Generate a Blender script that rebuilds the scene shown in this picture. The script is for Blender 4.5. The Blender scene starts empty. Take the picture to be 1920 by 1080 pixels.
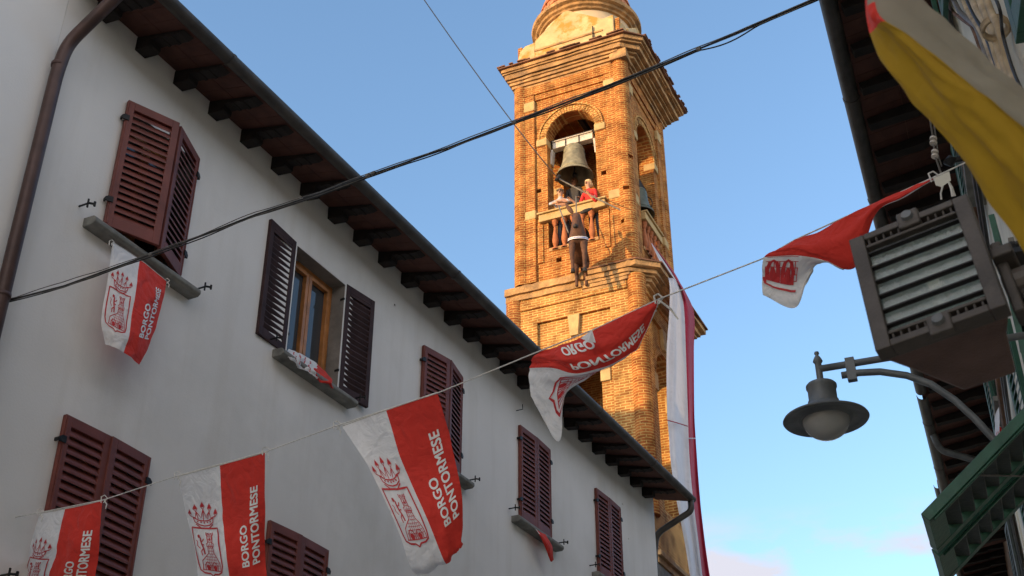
import bpy, bmesh, math, random
from math import sin, cos, pi, radians, atan2, sqrt, tan
from mathutils import Vector, Matrix, noise
SC = bpy.context.scene
COL = SC.collection
random.seed(7)

# ---------------------------------------------------------------- camera
CZ = 1.6
PITCH = radians(30.85)
FPX = 2328.0
cam_d = bpy.data.cameras.new('camera')
cam = bpy.data.objects.new('camera', cam_d)
COL.objects.link(cam)
cam.location = (0, 0, CZ)
cam.rotation_euler = (pi / 2 + PITCH, 0, 0)
cam_d.sensor_width = 36
cam_d.lens = 36 * FPX / 1920
cam_d.clip_start = 0.05
cam_d.clip_end = 5000
cam_d.dof.use_dof = True
cam_d.dof.focus_distance = 11.0
cam_d.dof.aperture_fstop = 15.0
SC.camera = cam

# ---------------------------------------------------------------- light and sky
SUN_AZ, SUN_EL = 240.0, 10.0
sd = bpy.data.lights.new('sun', 'SUN')
sun = bpy.data.objects.new('sun', sd)
COL.objects.link(sun)
sd.energy = 2.0
sd.angle = radians(0.5)
sd.color = (1.0, 0.62, 0.28)
sv = Vector((sin(radians(SUN_AZ)) * cos(radians(SUN_EL)), cos(radians(SUN_AZ)) * cos(radians(SUN_EL)), sin(radians(SUN_EL))))
sun.rotation_euler = sv.to_track_quat('Z', 'Y').to_euler()
w = bpy.data.worlds.new('World')
SC.world = w
w.use_nodes = True
wn, wl = w.node_tree.nodes, w.node_tree.links
wn.clear()
wo = wn.new('ShaderNodeOutputWorld')
bg = wn.new('ShaderNodeBackground')
sky = wn.new('ShaderNodeTexSky')
sky.sky_type = 'NISHITA'
sky.sun_disc = False
sky.sun_elevation = radians(SUN_EL)
sky.sun_rotation = radians(SUN_AZ)
sky.air_density = 1.0
sky.dust_density = 0.7
sky.ozone_density = 2.2
SKY_STR = 0.15
bg.inputs['Strength'].default_value = SKY_STR
# small evening clouds low in the sky
tc = wn.new('ShaderNodeTexCoord')
mp = wn.new('ShaderNodeMapping')
mp.inputs['Scale'].default_value = (1.0, 1.0, 2.6)
n1 = wn.new('ShaderNodeTexNoise')
n1.inputs['Scale'].default_value = 7.0
n1.inputs['Detail'].default_value = 7
n1.inputs['Roughness'].default_value = 0.55
sep = wn.new('ShaderNodeSeparateXYZ')
def wmath(op, a, b, clamp=False):
    m = wn.new('ShaderNodeMath'); m.operation = op; m.use_clamp = clamp
    for i, v in enumerate((a, b)):
        if isinstance(v, (int, float)): m.inputs[i].default_value = v
        else: wl.new(v, m.inputs[i])
    return m.outputs[0]
wl.new(tc.outputs['Generated'], mp.inputs['Vector'])
wl.new(mp.outputs['Vector'], n1.inputs['Vector'])
wl.new(tc.outputs['Generated'], sep.inputs[0])
zf = wmath('SUBTRACT', 1.0, wmath('DIVIDE', wmath('SUBTRACT', sep.outputs['Z'], 0.318), 0.032), True)   # band fades out above ~20 deg
cl = wmath('MULTIPLY', wmath('MULTIPLY', wmath('SUBTRACT', n1.outputs['Fac'], 0.46), 8.0, True), zf, True)
mx = wn.new('ShaderNodeMix'); mx.data_type = 'RGBA'
wl.new(cl, mx.inputs['Factor'])
wl.new(sky.outputs[0], mx.inputs['A'])
mx.inputs['B'].default_value = (1.85, 1.85, 2.1, 1)
# unseen warm cloud bank added behind the viewer to brighten the shaded walls
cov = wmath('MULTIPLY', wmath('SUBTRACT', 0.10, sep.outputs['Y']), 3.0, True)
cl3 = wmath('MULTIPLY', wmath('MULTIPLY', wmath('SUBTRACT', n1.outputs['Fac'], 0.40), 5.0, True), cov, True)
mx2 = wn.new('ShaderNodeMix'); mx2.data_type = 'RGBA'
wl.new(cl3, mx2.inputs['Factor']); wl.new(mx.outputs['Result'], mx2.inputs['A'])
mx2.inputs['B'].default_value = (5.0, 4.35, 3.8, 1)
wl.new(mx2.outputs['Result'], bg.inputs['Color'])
wl.new(bg.outputs[0], wo.inputs['Surface'])
SC.view_settings.view_transform = 'Standard'
SC.view_settings.look = 'None'
SC.view_settings.gamma = 1
SC.view_settings.exposure = 1.5

# ---------------------------------------------------------------- frames and pixels -> world (used to place real-size things)
def ray(x, y):
    a = (x - 960) / FPX; b = (540 - y) / FPX
    return Vector((a, cos(PITCH) - b * sin(PITCH), sin(PITCH) + b * cos(PITCH)))
CAM = Vector((0, 0, CZ))
def at(x, y, t): return CAM + ray(x, y) * t
def az(d): return Vector((sin(radians(d)), cos(radians(d)), 0))
HD = 6.5; HA = 27.0
def onhouse(x, y, ov=0.0):
    r = ray(x, y); return CAM + r * (-(HD - ov) / r.dot(az(HA + 90)))
TA, TB = az(114.8), az(24.8)
TC = ray(1178, 300) * 33
TCEN = Vector((TC.x, TC.y, 0)) - TA * 1.64 + TB * 1.65     # tower axis
def ontower(x, y, o=0.0):        # point on a vertical plane o metres in front of the lit face
    r = ray(x, y); P0 = TC - TB * o
    return CAM + r * (P0.dot(TB) / r.dot(TB))
def ontright(x, y, o=0.0):
    r = ray(x, y); P0 = TC + TA * o
    return CAM + r * (P0.dot(TA) / r.dot(TA))
def tloc(P):                      # world -> tower local
    d = Vector(P) - TCEN
    return Vector((d.dot(TA), d.dot(TB), d.z))
RA = 21.2; RW = 0.6
def rb(S, q, z):                  # right-building frame: S along street, q metres out from its wall, z above camera
    return az(RA) * S + az(RA + 90) * (RW - q) + Vector((0, 0, CZ + z))

# ---------------------------------------------------------------- materials
def nt(name):
    m = bpy.data.materials.new(name); m.use_nodes = True
    t = m.node_tree; b = t.nodes['Principled BSDF']
    return m, t, b
def mat(name, col, rough=0.7, var=0.12, scale=6.0, bump=0.15, metal=0.0, bscale=None, dirt=None, spec=0.4, bdist=0.01, coords='Object'):
    m, t, b = nt(name); N, L = t.nodes, t.links
    c = N.new('ShaderNodeTexCoord')
    nz = N.new('ShaderNodeTexNoise'); nz.inputs['Scale'].default_value = scale; nz.inputs['Detail'].default_value = 6
    L.new(c.outputs[coords], nz.inputs['Vector'])
    r = N.new('ShaderNodeValToRGB')
    lo = tuple(max(0, x * (1 - var * 1.6)) for x in col); hi = tuple(min(1, x * (1 + var * 1.3)) for x in col)
    r.color_ramp.elements[0].color = (*lo, 1); r.color_ramp.elements[1].color = (*hi, 1)
    r.color_ramp.elements[0].position = 0.3; r.color_ramp.elements[1].position = 0.7
    L.new(nz.outputs['Fac'], r.inputs[0])
    out = r.outputs[0]
    if dirt:
        n2 = N.new('ShaderNodeTexNoise'); n2.inputs['Scale'].default_value = dirt[1]; n2.inputs['Detail'].default_value = 8
        n2.inputs['Roughness'].default_value = 0.65
        L.new(c.outputs[coords], n2.inputs['Vector'])
        r2 = N.new('ShaderNodeValToRGB'); r2.color_ramp.elements[0].position = dirt[2]; r2.color_ramp.elements[1].position = dirt[3]
        L.new(n2.outputs['Fac'], r2.inputs[0])
        mm = N.new('ShaderNodeMix'); mm.data_type = 'RGBA'
        L.new(r2.outputs[0], mm.inputs['Factor']); L.new(out, mm.inputs['A']); mm.inputs['B'].default_value = (*dirt[0], 1)
        out = mm.outputs['Result']
    L.new(out, b.inputs['Base Color'])
    b.inputs['Roughness'].default_value = rough; b.inputs['Metallic'].default_value = metal
    b.inputs['Specular IOR Level'].default_value = spec
    if bump:
        nb = N.new('ShaderNodeTexNoise'); nb.inputs['Scale'].default_value = bscale or scale * 6; nb.inputs['Detail'].default_value = 5
        L.new(c.outputs[coords], nb.inputs['Vector'])
        bp = N.new('ShaderNodeBump'); bp.inputs['Strength'].default_value = bump; bp.inputs['Distance'].default_value = bdist
        L.new(nb.outputs['Fac'], bp.inputs['Height']); L.new(bp.outputs[0], b.inputs['Normal'])
    return m
def brick(name, c1, c2, mortar, bw=0.25, bh=0.072, ms=0.012, stain=None, bump=1.0):
    m, t, b = nt(name); N, L = t.nodes, t.links
    c = N.new('ShaderNodeTexCoord')
    def M(op, a, b_=None):
        k = N.new('ShaderNodeMath'); k.operation = op
        for i, v in enumerate((a, b_)):
            if v is None: continue
            if isinstance(v, (int, float)): k.inputs[i].default_value = v
            else: L.new(v, k.inputs[i])
        return k.outputs[0]
    # object position and object-space normal choose which way the courses run
    sp = N.new('ShaderNodeSeparateXYZ'); L.new(c.outputs['Object'], sp.inputs[0])
    sn = N.new('ShaderNodeSeparateXYZ'); L.new(c.outputs['Normal'], sn.inputs[0])
    sel = M('GREATER_THAN', M('ABSOLUTE', sn.outputs[0]), M('ABSOLUTE', sn.outputs[1]))
    mixu = N.new('ShaderNodeMix'); mixu.data_type = 'FLOAT'
    L.new(sel, mixu.inputs['Factor']); L.new(sp.outputs[0], mixu.inputs['A']); L.new(sp.outputs[1], mixu.inputs['B'])
    cb = N.new('ShaderNodeCombineXYZ')
    # uneven hand-laid courses
    wob = N.new('ShaderNodeTexNoise'); wob.inputs['Scale'].default_value = 1.7; wob.inputs['Detail'].default_value = 3
    L.new(c.outputs['Object'], wob.inputs['Vector'])
    wv = M('MULTIPLY', M('SUBTRACT', wob.outputs['Fac'], 0.5), 0.07)
    L.new(M('ADD', mixu.outputs['Result'], wv), cb.inputs[0]); L.new(M('ADD', sp.outputs[2], wv), cb.inputs[1])
    bt = N.new('ShaderNodeTexBrick')
    L.new(cb.outputs[0], bt.inputs['Vector'])
    bt.inputs['Scale'].default_value = 1; bt.inputs['Brick Width'].default_value = bw; bt.inputs['Row Height'].default_value = bh
    bt.inputs['Mortar Size'].default_value = ms; bt.inputs['Mortar Smooth'].default_value = 0.35
    bt.inputs['Color1'].default_value = (*c1, 1); bt.inputs['Color2'].default_value = (*c2, 1); bt.inputs['Mortar'].default_value = (*mortar, 1)
    bt.inputs['Bias'].default_value = -0.1
    nz = N.new('ShaderNodeTexNoise'); nz.inputs['Scale'].default_value = 3.1; nz.inputs['Detail'].default_value = 8
    L.new(c.outputs['Object'], nz.inputs['Vector'])
    hsv = N.new('ShaderNodeMix'); hsv.data_type = 'RGBA'; hsv.blend_type = 'MULTIPLY'; hsv.inputs['Factor'].default_value = 1
    rr = N.new('ShaderNodeValToRGB'); rr.color_ramp.elements[0].color = (0.56, 0.53, 0.50, 1); rr.color_ramp.elements[1].color = (1.15, 1.13, 1.1, 1)
    rr.color_ramp.elements[0].position = 0.33; rr.color_ramp.elements[1].position = 0.62
    L.new(nz.outputs['Fac'], rr.inputs[0])
    L.new(bt.outputs['Color'], hsv.inputs['A']); L.new(rr.outputs[0], hsv.inputs['B'])
    out = hsv.outputs['Result']
    # pale eroded patches and missing mortar
    n2 = N.new('ShaderNodeTexNoise'); n2.inputs['Scale'].default_value = 1.1; n2.inputs['Detail'].default_value = 9; n2.inputs['Roughness'].default_value = 0.7
    L.new(c.outputs['Object'], n2.inputs['Vector'])
    r2 = N.new('ShaderNodeValToRGB'); r2.color_ramp.elements[0].position = 0.56; r2.color_ramp.elements[1].position = 0.66
    L.new(n2.outputs['Fac'], r2.inputs[0])
    mm = N.new('ShaderNodeMix'); mm.data_type = 'RGBA'
    L.new(M('MULTIPLY', r2.outputs[0], 0.45), mm.inputs['Factor']); L.new(out, mm.inputs['A'])
    mm.inputs['B'].default_value = (*(stain or mortar), 1)
    L.new(mm.outputs['Result'], b.inputs['Base Color'])
    b.inputs['Roughness'].default_value = 0.9; b.inputs['Specular IOR Level'].default_value = 0.15
    h = M('ADD', M('MULTIPLY', bt.outputs['Fac'], -1.0), M('MULTIPLY', nz.outputs['Fac'], 0.8))
    bp = N.new('ShaderNodeBump'); bp.inputs['Strength'].default_value = bump; bp.inputs['Distance'].default_value = 0.02
    L.new(h, bp.inputs['Height']); L.new(bp.outputs[0], b.inputs['Normal'])
    return m
def cloth(name, col, trans=0.35, sc=1.0, bs=0.6):
    m, t, b = nt(name); N, L = t.nodes, t.links
    c = N.new('ShaderNodeTexCoord')
    nz = N.new('ShaderNodeTexNoise'); nz.inputs['Scale'].default_value = 9 * sc; nz.inputs['Detail'].default_value = 5
    nz.inputs['Distortion'].default_value = 0.6
    L.new(c.outputs['Object'], nz.inputs['Vector'])
    vz = N.new('ShaderNodeTexVoronoi'); vz.inputs['Scale'].default_value = 11 * sc; vz.feature = 'DISTANCE_TO_EDGE'
    mv = N.new('ShaderNodeMix'); mv.data_type = 'VECTOR'; mv.inputs['Factor'].default_value = 0.12
    L.new(c.outputs['Object'], mv.inputs['A']); L.new(nz.outputs['Color'], mv.inputs['B']); L.new(mv.outputs['Result'], vz.inputs['Vector'])
    ad = N.new('ShaderNodeMath'); ad.operation = 'MULTIPLY_ADD'; ad.inputs[1].default_value = 0.25
    L.new(vz.outputs['Distance'], ad.inputs[0]); L.new(nz.outputs['Fac'], ad.inputs[2])
    bp = N.new('ShaderNodeBump'); bp.inputs['Strength'].default_value = bs; bp.inputs['Distance'].default_value = 0.05 / sc
    L.new(ad.outputs[0], bp.inputs['Height'])
    r = N.new('ShaderNodeValToRGB')
    r.color_ramp.elements[0].color = (*[x * 0.86 for x in col], 1); r.color_ramp.elements[1].color = (*[min(1, x * 1.06) for x in col], 1)
    L.new(nz.outputs['Fac'], r.inputs[0])
    L.new(r.outputs[0], b.inputs['Base Color']); b.inputs['Roughness'].default_value = 0.75
    b.inputs['Specular IOR Level'].default_value = 0.2
    b.inputs['Sheen Weight'].default_value = 0.1
    L.new(bp.outputs[0], b.inputs['Normal'])
    tr = N.new('ShaderNodeBsdfTranslucent'); L.new(r.outputs[0], tr.inputs['Color']); L.new(bp.outputs[0], tr.inputs['Normal'])
    ms = N.new('ShaderNodeMixShader'); ms.inputs[0].default_value = trans
    L.new(b.outputs[0], ms.inputs[1]); L.new(tr.outputs[0], ms.inputs[2])
    L.new(ms.outputs[0], N['Material Output'].inputs['Surface'])
    return m

M_PLASTER = mat('white_plaster', (0.73, 0.705, 0.67), 0.9, 0.04, 0.9, 0.25, bscale=55, spec=0.2, bdist=0.006, dirt=((0.62, 0.60, 0.56), 0.6, 0.5, 0.72))
def streaks(m, col, amt):
    N, L = m.node_tree.nodes, m.node_tree.links
    b = N['Principled BSDF']; src = b.inputs['Base Color'].links[0].from_socket
    c = N.new('ShaderNodeTexCoord'); mp_ = N.new('ShaderNodeMapping'); mp_.inputs['Scale'].default_value = (3.2, 3.2, 0.32)
    L.new(c.outputs['Object'], mp_.inputs['Vector'])
    n_ = N.new('ShaderNodeTexNoise'); n_.inputs['Scale'].default_value = 1.0; n_.inputs['Detail'].default_value = 8; n_.inputs['Roughness'].default_value = 0.6
    L.new(mp_.outputs[0], n_.inputs['Vector'])
    r_ = N.new('ShaderNodeValToRGB'); r_.color_ramp.elements[0].position = 0.50; r_.color_ramp.elements[1].position = 0.78
    r_.color_ramp.elements[1].color = (amt, amt, amt, 1); L.new(n_.outputs['Fac'], r_.inputs[0])
    x_ = N.new('ShaderNodeMix'); x_.data_type = 'RGBA'; L.new(r_.outputs[0], x_.inputs['Factor']); L.new(src, x_.inputs['A'])
    x_.inputs['B'].default_value = (*col, 1); L.new(x_.outputs['Result'], b.inputs['Base Color'])
streaks(M_PLASTER, (0.58, 0.54, 0.48), 0.55)
M_PLASTER2 = mat('cream_plaster', (0.72, 0.67, 0.55), 0.9, 0.06, 1.3, 0.3, bscale=60, spec=0.2, bdist=0.005, dirt=((0.44, 0.41, 0.34), 0.8, 0.52, 0.8))
M_RED = mat('brown_red_paint', (0.155, 0.040, 0.029), 0.55, 0.16, 4, 0.2, dirt=((0.13, 0.035, 0.028), 7, 0.55, 0.8))
M_PLUM = mat('dark_plum_paint', (0.045, 0.024, 0.024), 0.7, 0.2, 5, 0.2, spec=0.2)
M_DARK = mat('dark_interior', (0.015, 0.013, 0.012), 0.9, 0.1, 3, 0)
M_SILL = mat('grey_stone', (0.20, 0.195, 0.175), 0.85, 0.2, 8, 0.4, dirt=((0.09, 0.09, 0.08), 3.0, 0.5, 0.75))
M_WOODDK = mat('dark_timber', (0.016, 0.011, 0.009), 0.8, 0.3, 7, 0.4)
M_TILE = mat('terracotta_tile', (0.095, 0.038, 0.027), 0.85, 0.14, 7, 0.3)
M_ROOF = mat('roof_tile', (0.20, 0.10, 0.06), 0.9, 0.35, 3, 0.5)
M_GUTTER = mat('gutter_metal', (0.07, 0.062, 0.055), 0.5, 0.2, 6, 0.2, metal=0.3)
M_PIPE = mat('brown_pipe', (0.075, 0.042, 0.036), 0.45, 0.2, 5, 0.15, metal=0.25)
M_IRON = mat('black_iron', (0.02, 0.02, 0.02), 0.5, 0.2, 12, 0.2, metal=0.5)
M_WOOD = mat('orange_wood', (0.42, 0.17, 0.05), 0.45, 0.2, 9, 0.15)
M_JAMB = mat('grey_plaster_reveal', (0.22, 0.20, 0.18), 0.9, 0.15, 4, 0.4, dirt=((0.12, 0.11, 0.1), 2.2, 0.5, 0.75))
M_BRICK = brick('tower_brick', (0.42, 0.15, 0.042), (0.24, 0.07, 0.022), (0.54, 0.32, 0.11), ms=0.014, stain=(0.52, 0.31, 0.10))
M_BRICKW = brick('weathered_yellow_brick', (0.47, 0.22, 0.07), (0.33, 0.125, 0.038), (0.64, 0.44, 0.17), ms=0.015, stain=(0.55, 0.37, 0.12))
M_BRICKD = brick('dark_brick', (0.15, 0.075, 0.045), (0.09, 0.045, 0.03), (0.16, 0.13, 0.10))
M_STONE = mat('ochre_stone', (0.42, 0.25, 0.11), 0.9, 0.26, 3.0, 0.9, bscale=14, bdist=0.03, dirt=((0.20, 0.13, 0.075), 2.4, 0.5, 0.66))
M_STONE2 = mat('pale_yellow_stone', (0.50, 0.36, 0.17), 0.9, 0.15, 4.0, 0.5, bdist=0.02, dirt=((0.34, 0.22, 0.08), 2.0, 0.52, 0.72))
M_STUCCO = mat('peeling_yellow_stucco', (0.56, 0.42, 0.22), 0.9, 0.12, 2.0, 0.5, bscale=7, bdist=0.03, dirt=((0.44, 0.24, 0.05), 1.5, 0.47, 0.56))
M_STUCCOW = mat('pale_stucco', (0.60, 0.48, 0.32), 0.9, 0.1, 2.0, 0.4)
M_BRONZE = mat('old_bronze', (0.27, 0.25, 0.17), 0.55, 0.25, 6, 0.3, metal=0.25, dirt=((0.13, 0.14, 0.10), 5, 0.5, 0.75))
M_BRONZEDK = mat('green_bronze', (0.10, 0.12, 0.10), 0.55, 0.25, 6, 0.3, metal=0.3)
M_BEAM = mat('white_painted_steel', (0.55, 0.50, 0.44), 0.5, 0.15, 6, 0.2)
M_WHITE = cloth('white_cloth', (0.84, 0.83, 0.83), 0.22)
M_CRED = cloth('red_cloth', (0.74, 0.05, 0.035), 0.22)
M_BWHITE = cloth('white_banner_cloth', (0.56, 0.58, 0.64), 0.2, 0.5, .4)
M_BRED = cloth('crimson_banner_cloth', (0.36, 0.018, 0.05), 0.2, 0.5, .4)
M_YEL = cloth('yellow_cloth', (0.50, 0.31, 0.025), 0.45, 0.6, .16)
M_GREYC = cloth('grey_white_cloth', (0.36, 0.33, 0.26), 0.4, 0.6, .16)
M_PRINTW = mat('white_print', (0.84, 0.82, 0.81), 0.7, 0.04, 20, 0)
M_PRINTR = mat('red_print', (0.50, 0.03, 0.035), 0.7, 0.08, 20, 0)
M_STRING = mat('white_string', (0.62, 0.60, 0.56), 0.8, 0.1, 60, 0.2)
M_ROPE = mat('steel_rope', (0.20, 0.17, 0.14), 0.6, 0.2, 30, 0.2)
M_CABLE = mat('black_cable', (0.022, 0.022, 0.022), 0.45, 0.3, 20, 0.2)
M_CABLEG = mat('grey_cable', (0.14, 0.13, 0.12), 0.5, 0.25, 20, 0.2)
M_GREEN = mat('dark_green_paint', (0.018, 0.085, 0.052), 0.45, 0.2, 9, 0.25, dirt=((0.05, 0.12, 0.09), 6, 0.55, 0.75))
M_GREENDK = mat('weathered_green_paint', (0.032, 0.042, 0.036), 0.6, 0.25, 9, 0.25)
M_LAMP = mat('grey_cast_iron', (0.13, 0.14, 0.145), 0.5, 0.18, 9, 0.25, metal=0.2, dirt=((0.10, 0.07, 0.05), 9, 0.6, 0.78))
M_FLOOD = mat('bronze_cast_aluminium', (0.075, 0.065, 0.058), 0.55, 0.2, 14, 0.6, metal=0.3, bscale=160, bdist=0.002, dirt=((0.12, 0.105, 0.09), 10, 0.55, 0.75))
M_RUST = mat('brown_red_pitted_metal', (0.11, 0.065, 0.055), 0.6, 0.2, 14, 0.7, metal=0.2, bscale=220, bdist=0.002)
M_TAN = mat('tan_cable', (0.42, 0.32, 0.20), 0.7, 0.25, 9, 0.4)
M_RUSTY = mat('rust_brown_pipe', (0.15, 0.075, 0.04), 0.75, 0.3, 8, 0.5)
M_SKIN = mat('skin', (0.52, 0.28, 0.18), 0.6, 0.06, 12, 0)
M_HAIRB = mat('blond_hair', (0.62, 0.45, 0.24), 0.7, 0.2, 30, 0.4)
M_HAIRD = mat('grey_brown_hair', (0.26, 0.17, 0.10), 0.7, 0.2, 30, 0.4)
M_SHR = mat('red_shirt', (0.60, 0.03, 0.03), 0.8, 0.08, 12, 0.2)
M_SHG = mat('light_grey_shirt', (0.42, 0.42, 0.46), 0.8, 0.08, 12, 0.2)
M_SHD = mat('dark_shirt', (0.05, 0.05, 0.06), 0.8, 0.08, 12, 0.2)
M_TROU = mat('dark_trousers', (0.04, 0.045, 0.06), 0.8, 0.1, 12, 0.2)
M_DONK = mat('brown_hide', (0.10, 0.045, 0.026), 0.75, 0.3, 6, 0.5, dirt=((0.05, 0.028, 0.02), 4, 0.5, 0.75))
M_BLACK = mat('black_matt', (0.012, 0.011, 0.011), 0.6, 0.1, 9, 0)
M_BLUE = mat('blue_ribbon', (0.05, 0.10, 0.42), 0.7, 0.08, 12, 0.1)
M_ASPH = mat('stone_paving', (0.36, 0.35, 0.33), 0.9, 0.2, 2, 0.5)
M_EARTH = mat('dry_ground', (0.22, 0.19, 0.14), 0.95, 0.25, 0.3, 0.3)
M_LABEL = mat('white_paper_tag', (0.70, 0.68, 0.60), 0.7, 0.05, 20, 0)
def glass(name, col, rough=0.05, trans=0.6, bump=0.0, bs=60, dist=0.002):
    m, t, b = nt(name); N, L = t.nodes, t.links
    b.inputs['Base Color'].default_value = (*col, 1); b.inputs['Roughness'].default_value = rough
    b.inputs['Transmission Weight'].default_value = trans; b.inputs['Specular IOR Level'].default_value = 0.35
    c = N.new('ShaderNodeTexCoord'); v = N.new('ShaderNodeTexNoise'); v.inputs['Scale'].default_value = bs
    L.new(c.outputs['Object'], v.inputs['Vector'])
    bp = N.new('ShaderNodeBump'); bp.inputs['Strength'].default_value = bump; bp.inputs['Distance'].default_value = dist
    L.new(v.outputs['Fac'], bp.inputs['Height']); L.new(bp.outputs[0], b.inputs['Normal'])
    return m
M_GLASS = glass('window_glass', (0.05, 0.055, 0.06), 0.03, 0.0, 0.05, 4)
M_GLOBE = glass('frosted_globe', (0.62, 0.62, 0.60), 0.22, 0.55, 0.2, 30)
M_FGLASS = glass('floodlight_glass', (0.85, 0.95, 0.92), 0.05, 0.9, 0.5, 160)
M_REFL = mat('hammered_reflector', (0.27, 0.34, 0.32), 0.42, 0.25, 60, 1.0, metal=1.0, bscale=170, bdist=0.012)

# ---------------------------------------------------------------- mesh helpers
class MB:
    def __init__(s): s.v = []; s.f = []; s.m = []
    def add(s, vs, fs, mi=0):
        o = len(s.v); s.v += [Vector(p) for p in vs]
        for f in fs: s.f.append([i + o for i in f]); s.m.append(mi)
        return s
    def box(s, x0, x1, y0, y1, z0, z1, mi=0, M=None):
        vs = [Vector((x, y, z)) for x in (x0, x1) for y in (y0, y1) for z in (z0, z1)]
        if M is not None: vs = [M @ p for p in vs]
        return s.add(vs, [(0, 1, 3, 2), (4, 6, 7, 5), (0, 4, 5, 1), (2, 3, 7, 6), (0, 2, 6, 4), (1, 5, 7, 3)], mi)
    def prism(s, poly, d0, d1, plane='xz', M=None, mi=0):      # polygon extruded along the third axis
        n = len(poly)
        def P(a, b, d): return Vector((a, d, b)) if plane == 'xz' else (Vector((d, a, b)) if plane == 'yz' else Vector((a, b, d)))
        vs = [P(a, b, d0) for a, b in poly] + [P(a, b, d1) for a, b in poly]
        if M is not None: vs = [M @ p for p in vs]
        fs = [tuple(range(n))[::-1], tuple(range(n, 2 * n))] + [(i, (i + 1) % n, n + (i + 1) % n, n + i) for i in range(n)]
        return s.add(vs, fs, mi)
    def lathe(s, prof, c=(0, 0, 0), n=24, M=None, a0=0, a1=2 * pi, mi=0, caps=False):
        full = abs(a1 - a0 - 2 * pi) < 1e-6; k = n if full else n + 1; vs = []
        for r, z in prof:
            for i in range(k):
                a = a0 + (a1 - a0) * i / n
                vs.append(Vector((c[0] + r * cos(a), c[1] + r * sin(a), c[2] + z)))
        if M is not None: vs = [M @ p for p in vs]
        fs = []
        for j in range(len(prof) - 1):
            for i in range(n):
                i2 = (i + 1) % k
                fs.append((j * k + i, j * k + i2, (j + 1) * k + i2, (j + 1) * k + i))
        if caps: fs.append(tuple(range(k))[::-1]); fs.append(tuple((len(prof) - 1) * k + i for i in range(k)))
        return s.add(vs, fs, mi)
    def tube(s, pts, r, n=8, mi=0, caps=True):
        pts = [Vector(p) for p in pts]; rings = []
        up = None
        for i, p in enumerate(pts):
            d = (pts[min(i + 1, len(pts) - 1)] - pts[max(i - 1, 0)]).normalized()
            if up is None:
                up = Vector((0, 0, 1)) if abs(d.z) < 0.9 else Vector((1, 0, 0))
            x = d.cross(up).normalized(); up = x.cross(d).normalized()
            rr = r[i] if isinstance(r, (list, tuple)) else r
            rings.append([p + x * (rr * cos(2 * pi * k / n)) + up * (rr * sin(2 * pi * k / n)) for k in range(n)])
        vs = [q for g in rings for q in g]; fs = []
        for j in range(len(pts) - 1):
            for k in range(n): fs.append((j * n + k, j * n + (k + 1) % n, (j + 1) * n + (k + 1) % n, (j + 1) * n + k))
        if caps: fs.append(tuple(range(n))[::-1]); fs.append(tuple((len(pts) - 1) * n + k for k in range(n)))
        return s.add(vs, fs, mi)
    def build(s, name, mats, parent=None, smooth=False, bevel=0, recalc=True, world=None):
        me = bpy.data.meshes.new(name)
        vs = s.v
        if world is not None: vs = [world @ p for p in vs]
        me.from_pydata([tuple(p) for p in vs], [], s.f)
        for mt in (mats if isinstance(mats, (list, tuple)) else [mats]): me.materials.append(mt)
        for p, mi in zip(me.polygons, s.m): p.material_index = mi
        if recalc:
            bm = bmesh.new(); bm.from_mesh(me); bmesh.ops.recalc_face_normals(bm, faces=bm.faces); bm.to_mesh(me); bm.free()
        me.update()
        if smooth: me.polygons.foreach_set('use_smooth', [True] * len(me.polygons))
        o = bpy.data.objects.new(name, me); COL.objects.link(o)
        if parent is not None: o.parent = parent
        if bevel:
            b = o.modifiers.new('bevel', 'BEVEL'); b.width = bevel; b.segments = 2; b.limit_method = 'ANGLE'; b.angle_limit = radians(40)
        return o
def tag(o, label=None, cat=None, group=None, kind=None):
    for k, v in (('label', label), ('category', cat), ('group', group), ('kind', kind)):
        if v: o[k] = v
    return o
def thing(name, label, cat, loc=(0, 0, 0), rz=0.0, group=None):
    o = bpy.data.objects.new(name, None); COL.objects.link(o)
    o.location = loc; o.rotation_euler = (0, 0, rz); o.empty_display_size = 0.2
    return tag(o, label, cat, group)
def wpart(mb, name, m, root, **k):        # mesh given in world coordinates, parented under a root
    Mi = (Matrix.Translation(root.location) @ root.rotation_euler.to_matrix().to_4x4()).inverted()
    return mb.build(name, m, root, world=Mi, **k)
def boolean(o, cutters):
    dg = None
    for c in cutters:
        md = o.modifiers.new('cut', 'BOOLEAN'); md.operation = 'DIFFERENCE'; md.solver = 'EXACT'; md.object = c; md.use_self = False
    bpy.context.view_layer.update()
    dg = bpy.context.evaluated_depsgraph_get()
    me = bpy.data.meshes.new_from_object(o.evaluated_get(dg))
    o.modifiers.clear(); o.data = me
    for c in cutters: bpy.data.objects.remove(c)
def copy_part(o, parent, loc=None):
    c = o.copy(); COL.objects.link(c); c.parent = parent
    if loc is not None: c.location = loc
    for g in list(o.children): copy_part(g, c)
    return c

# ================================================================ ground
g = MB().add([(-600, -600, -0.02), (600, -600, -0.02), (600, 900, -0.02), (-600, 900, -0.02)], [(0, 1, 2, 3)]).build('ground', M_EARTH); tag(g, kind='structure')
st = MB()
def hx(s, q, z): return az(HA) * s + az(HA + 90) * (-HD + q) + Vector((0, 0, z))
p = [hx(-20, 0.2, 0.0), hx(40, 0.2, 0.0), rb(45, 0.2, -CZ), rb(-20, 0.2, -CZ)]
for v in p: v.z = 0.002
st.add(p, [(0, 1, 2, 3)]); o = st.build('street', M_ASPH); tag(o, kind='structure')

# ================================================================ left house
HROT = radians(90 - HA)
HROOT = -az(HA + 90) * HD
house = thing('white_house', 'white plastered two-row shuttered house with dark joisted eave along the left of the street', 'house', HROOT, HROT)
Z = lambda zr: zr + CZ
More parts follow.
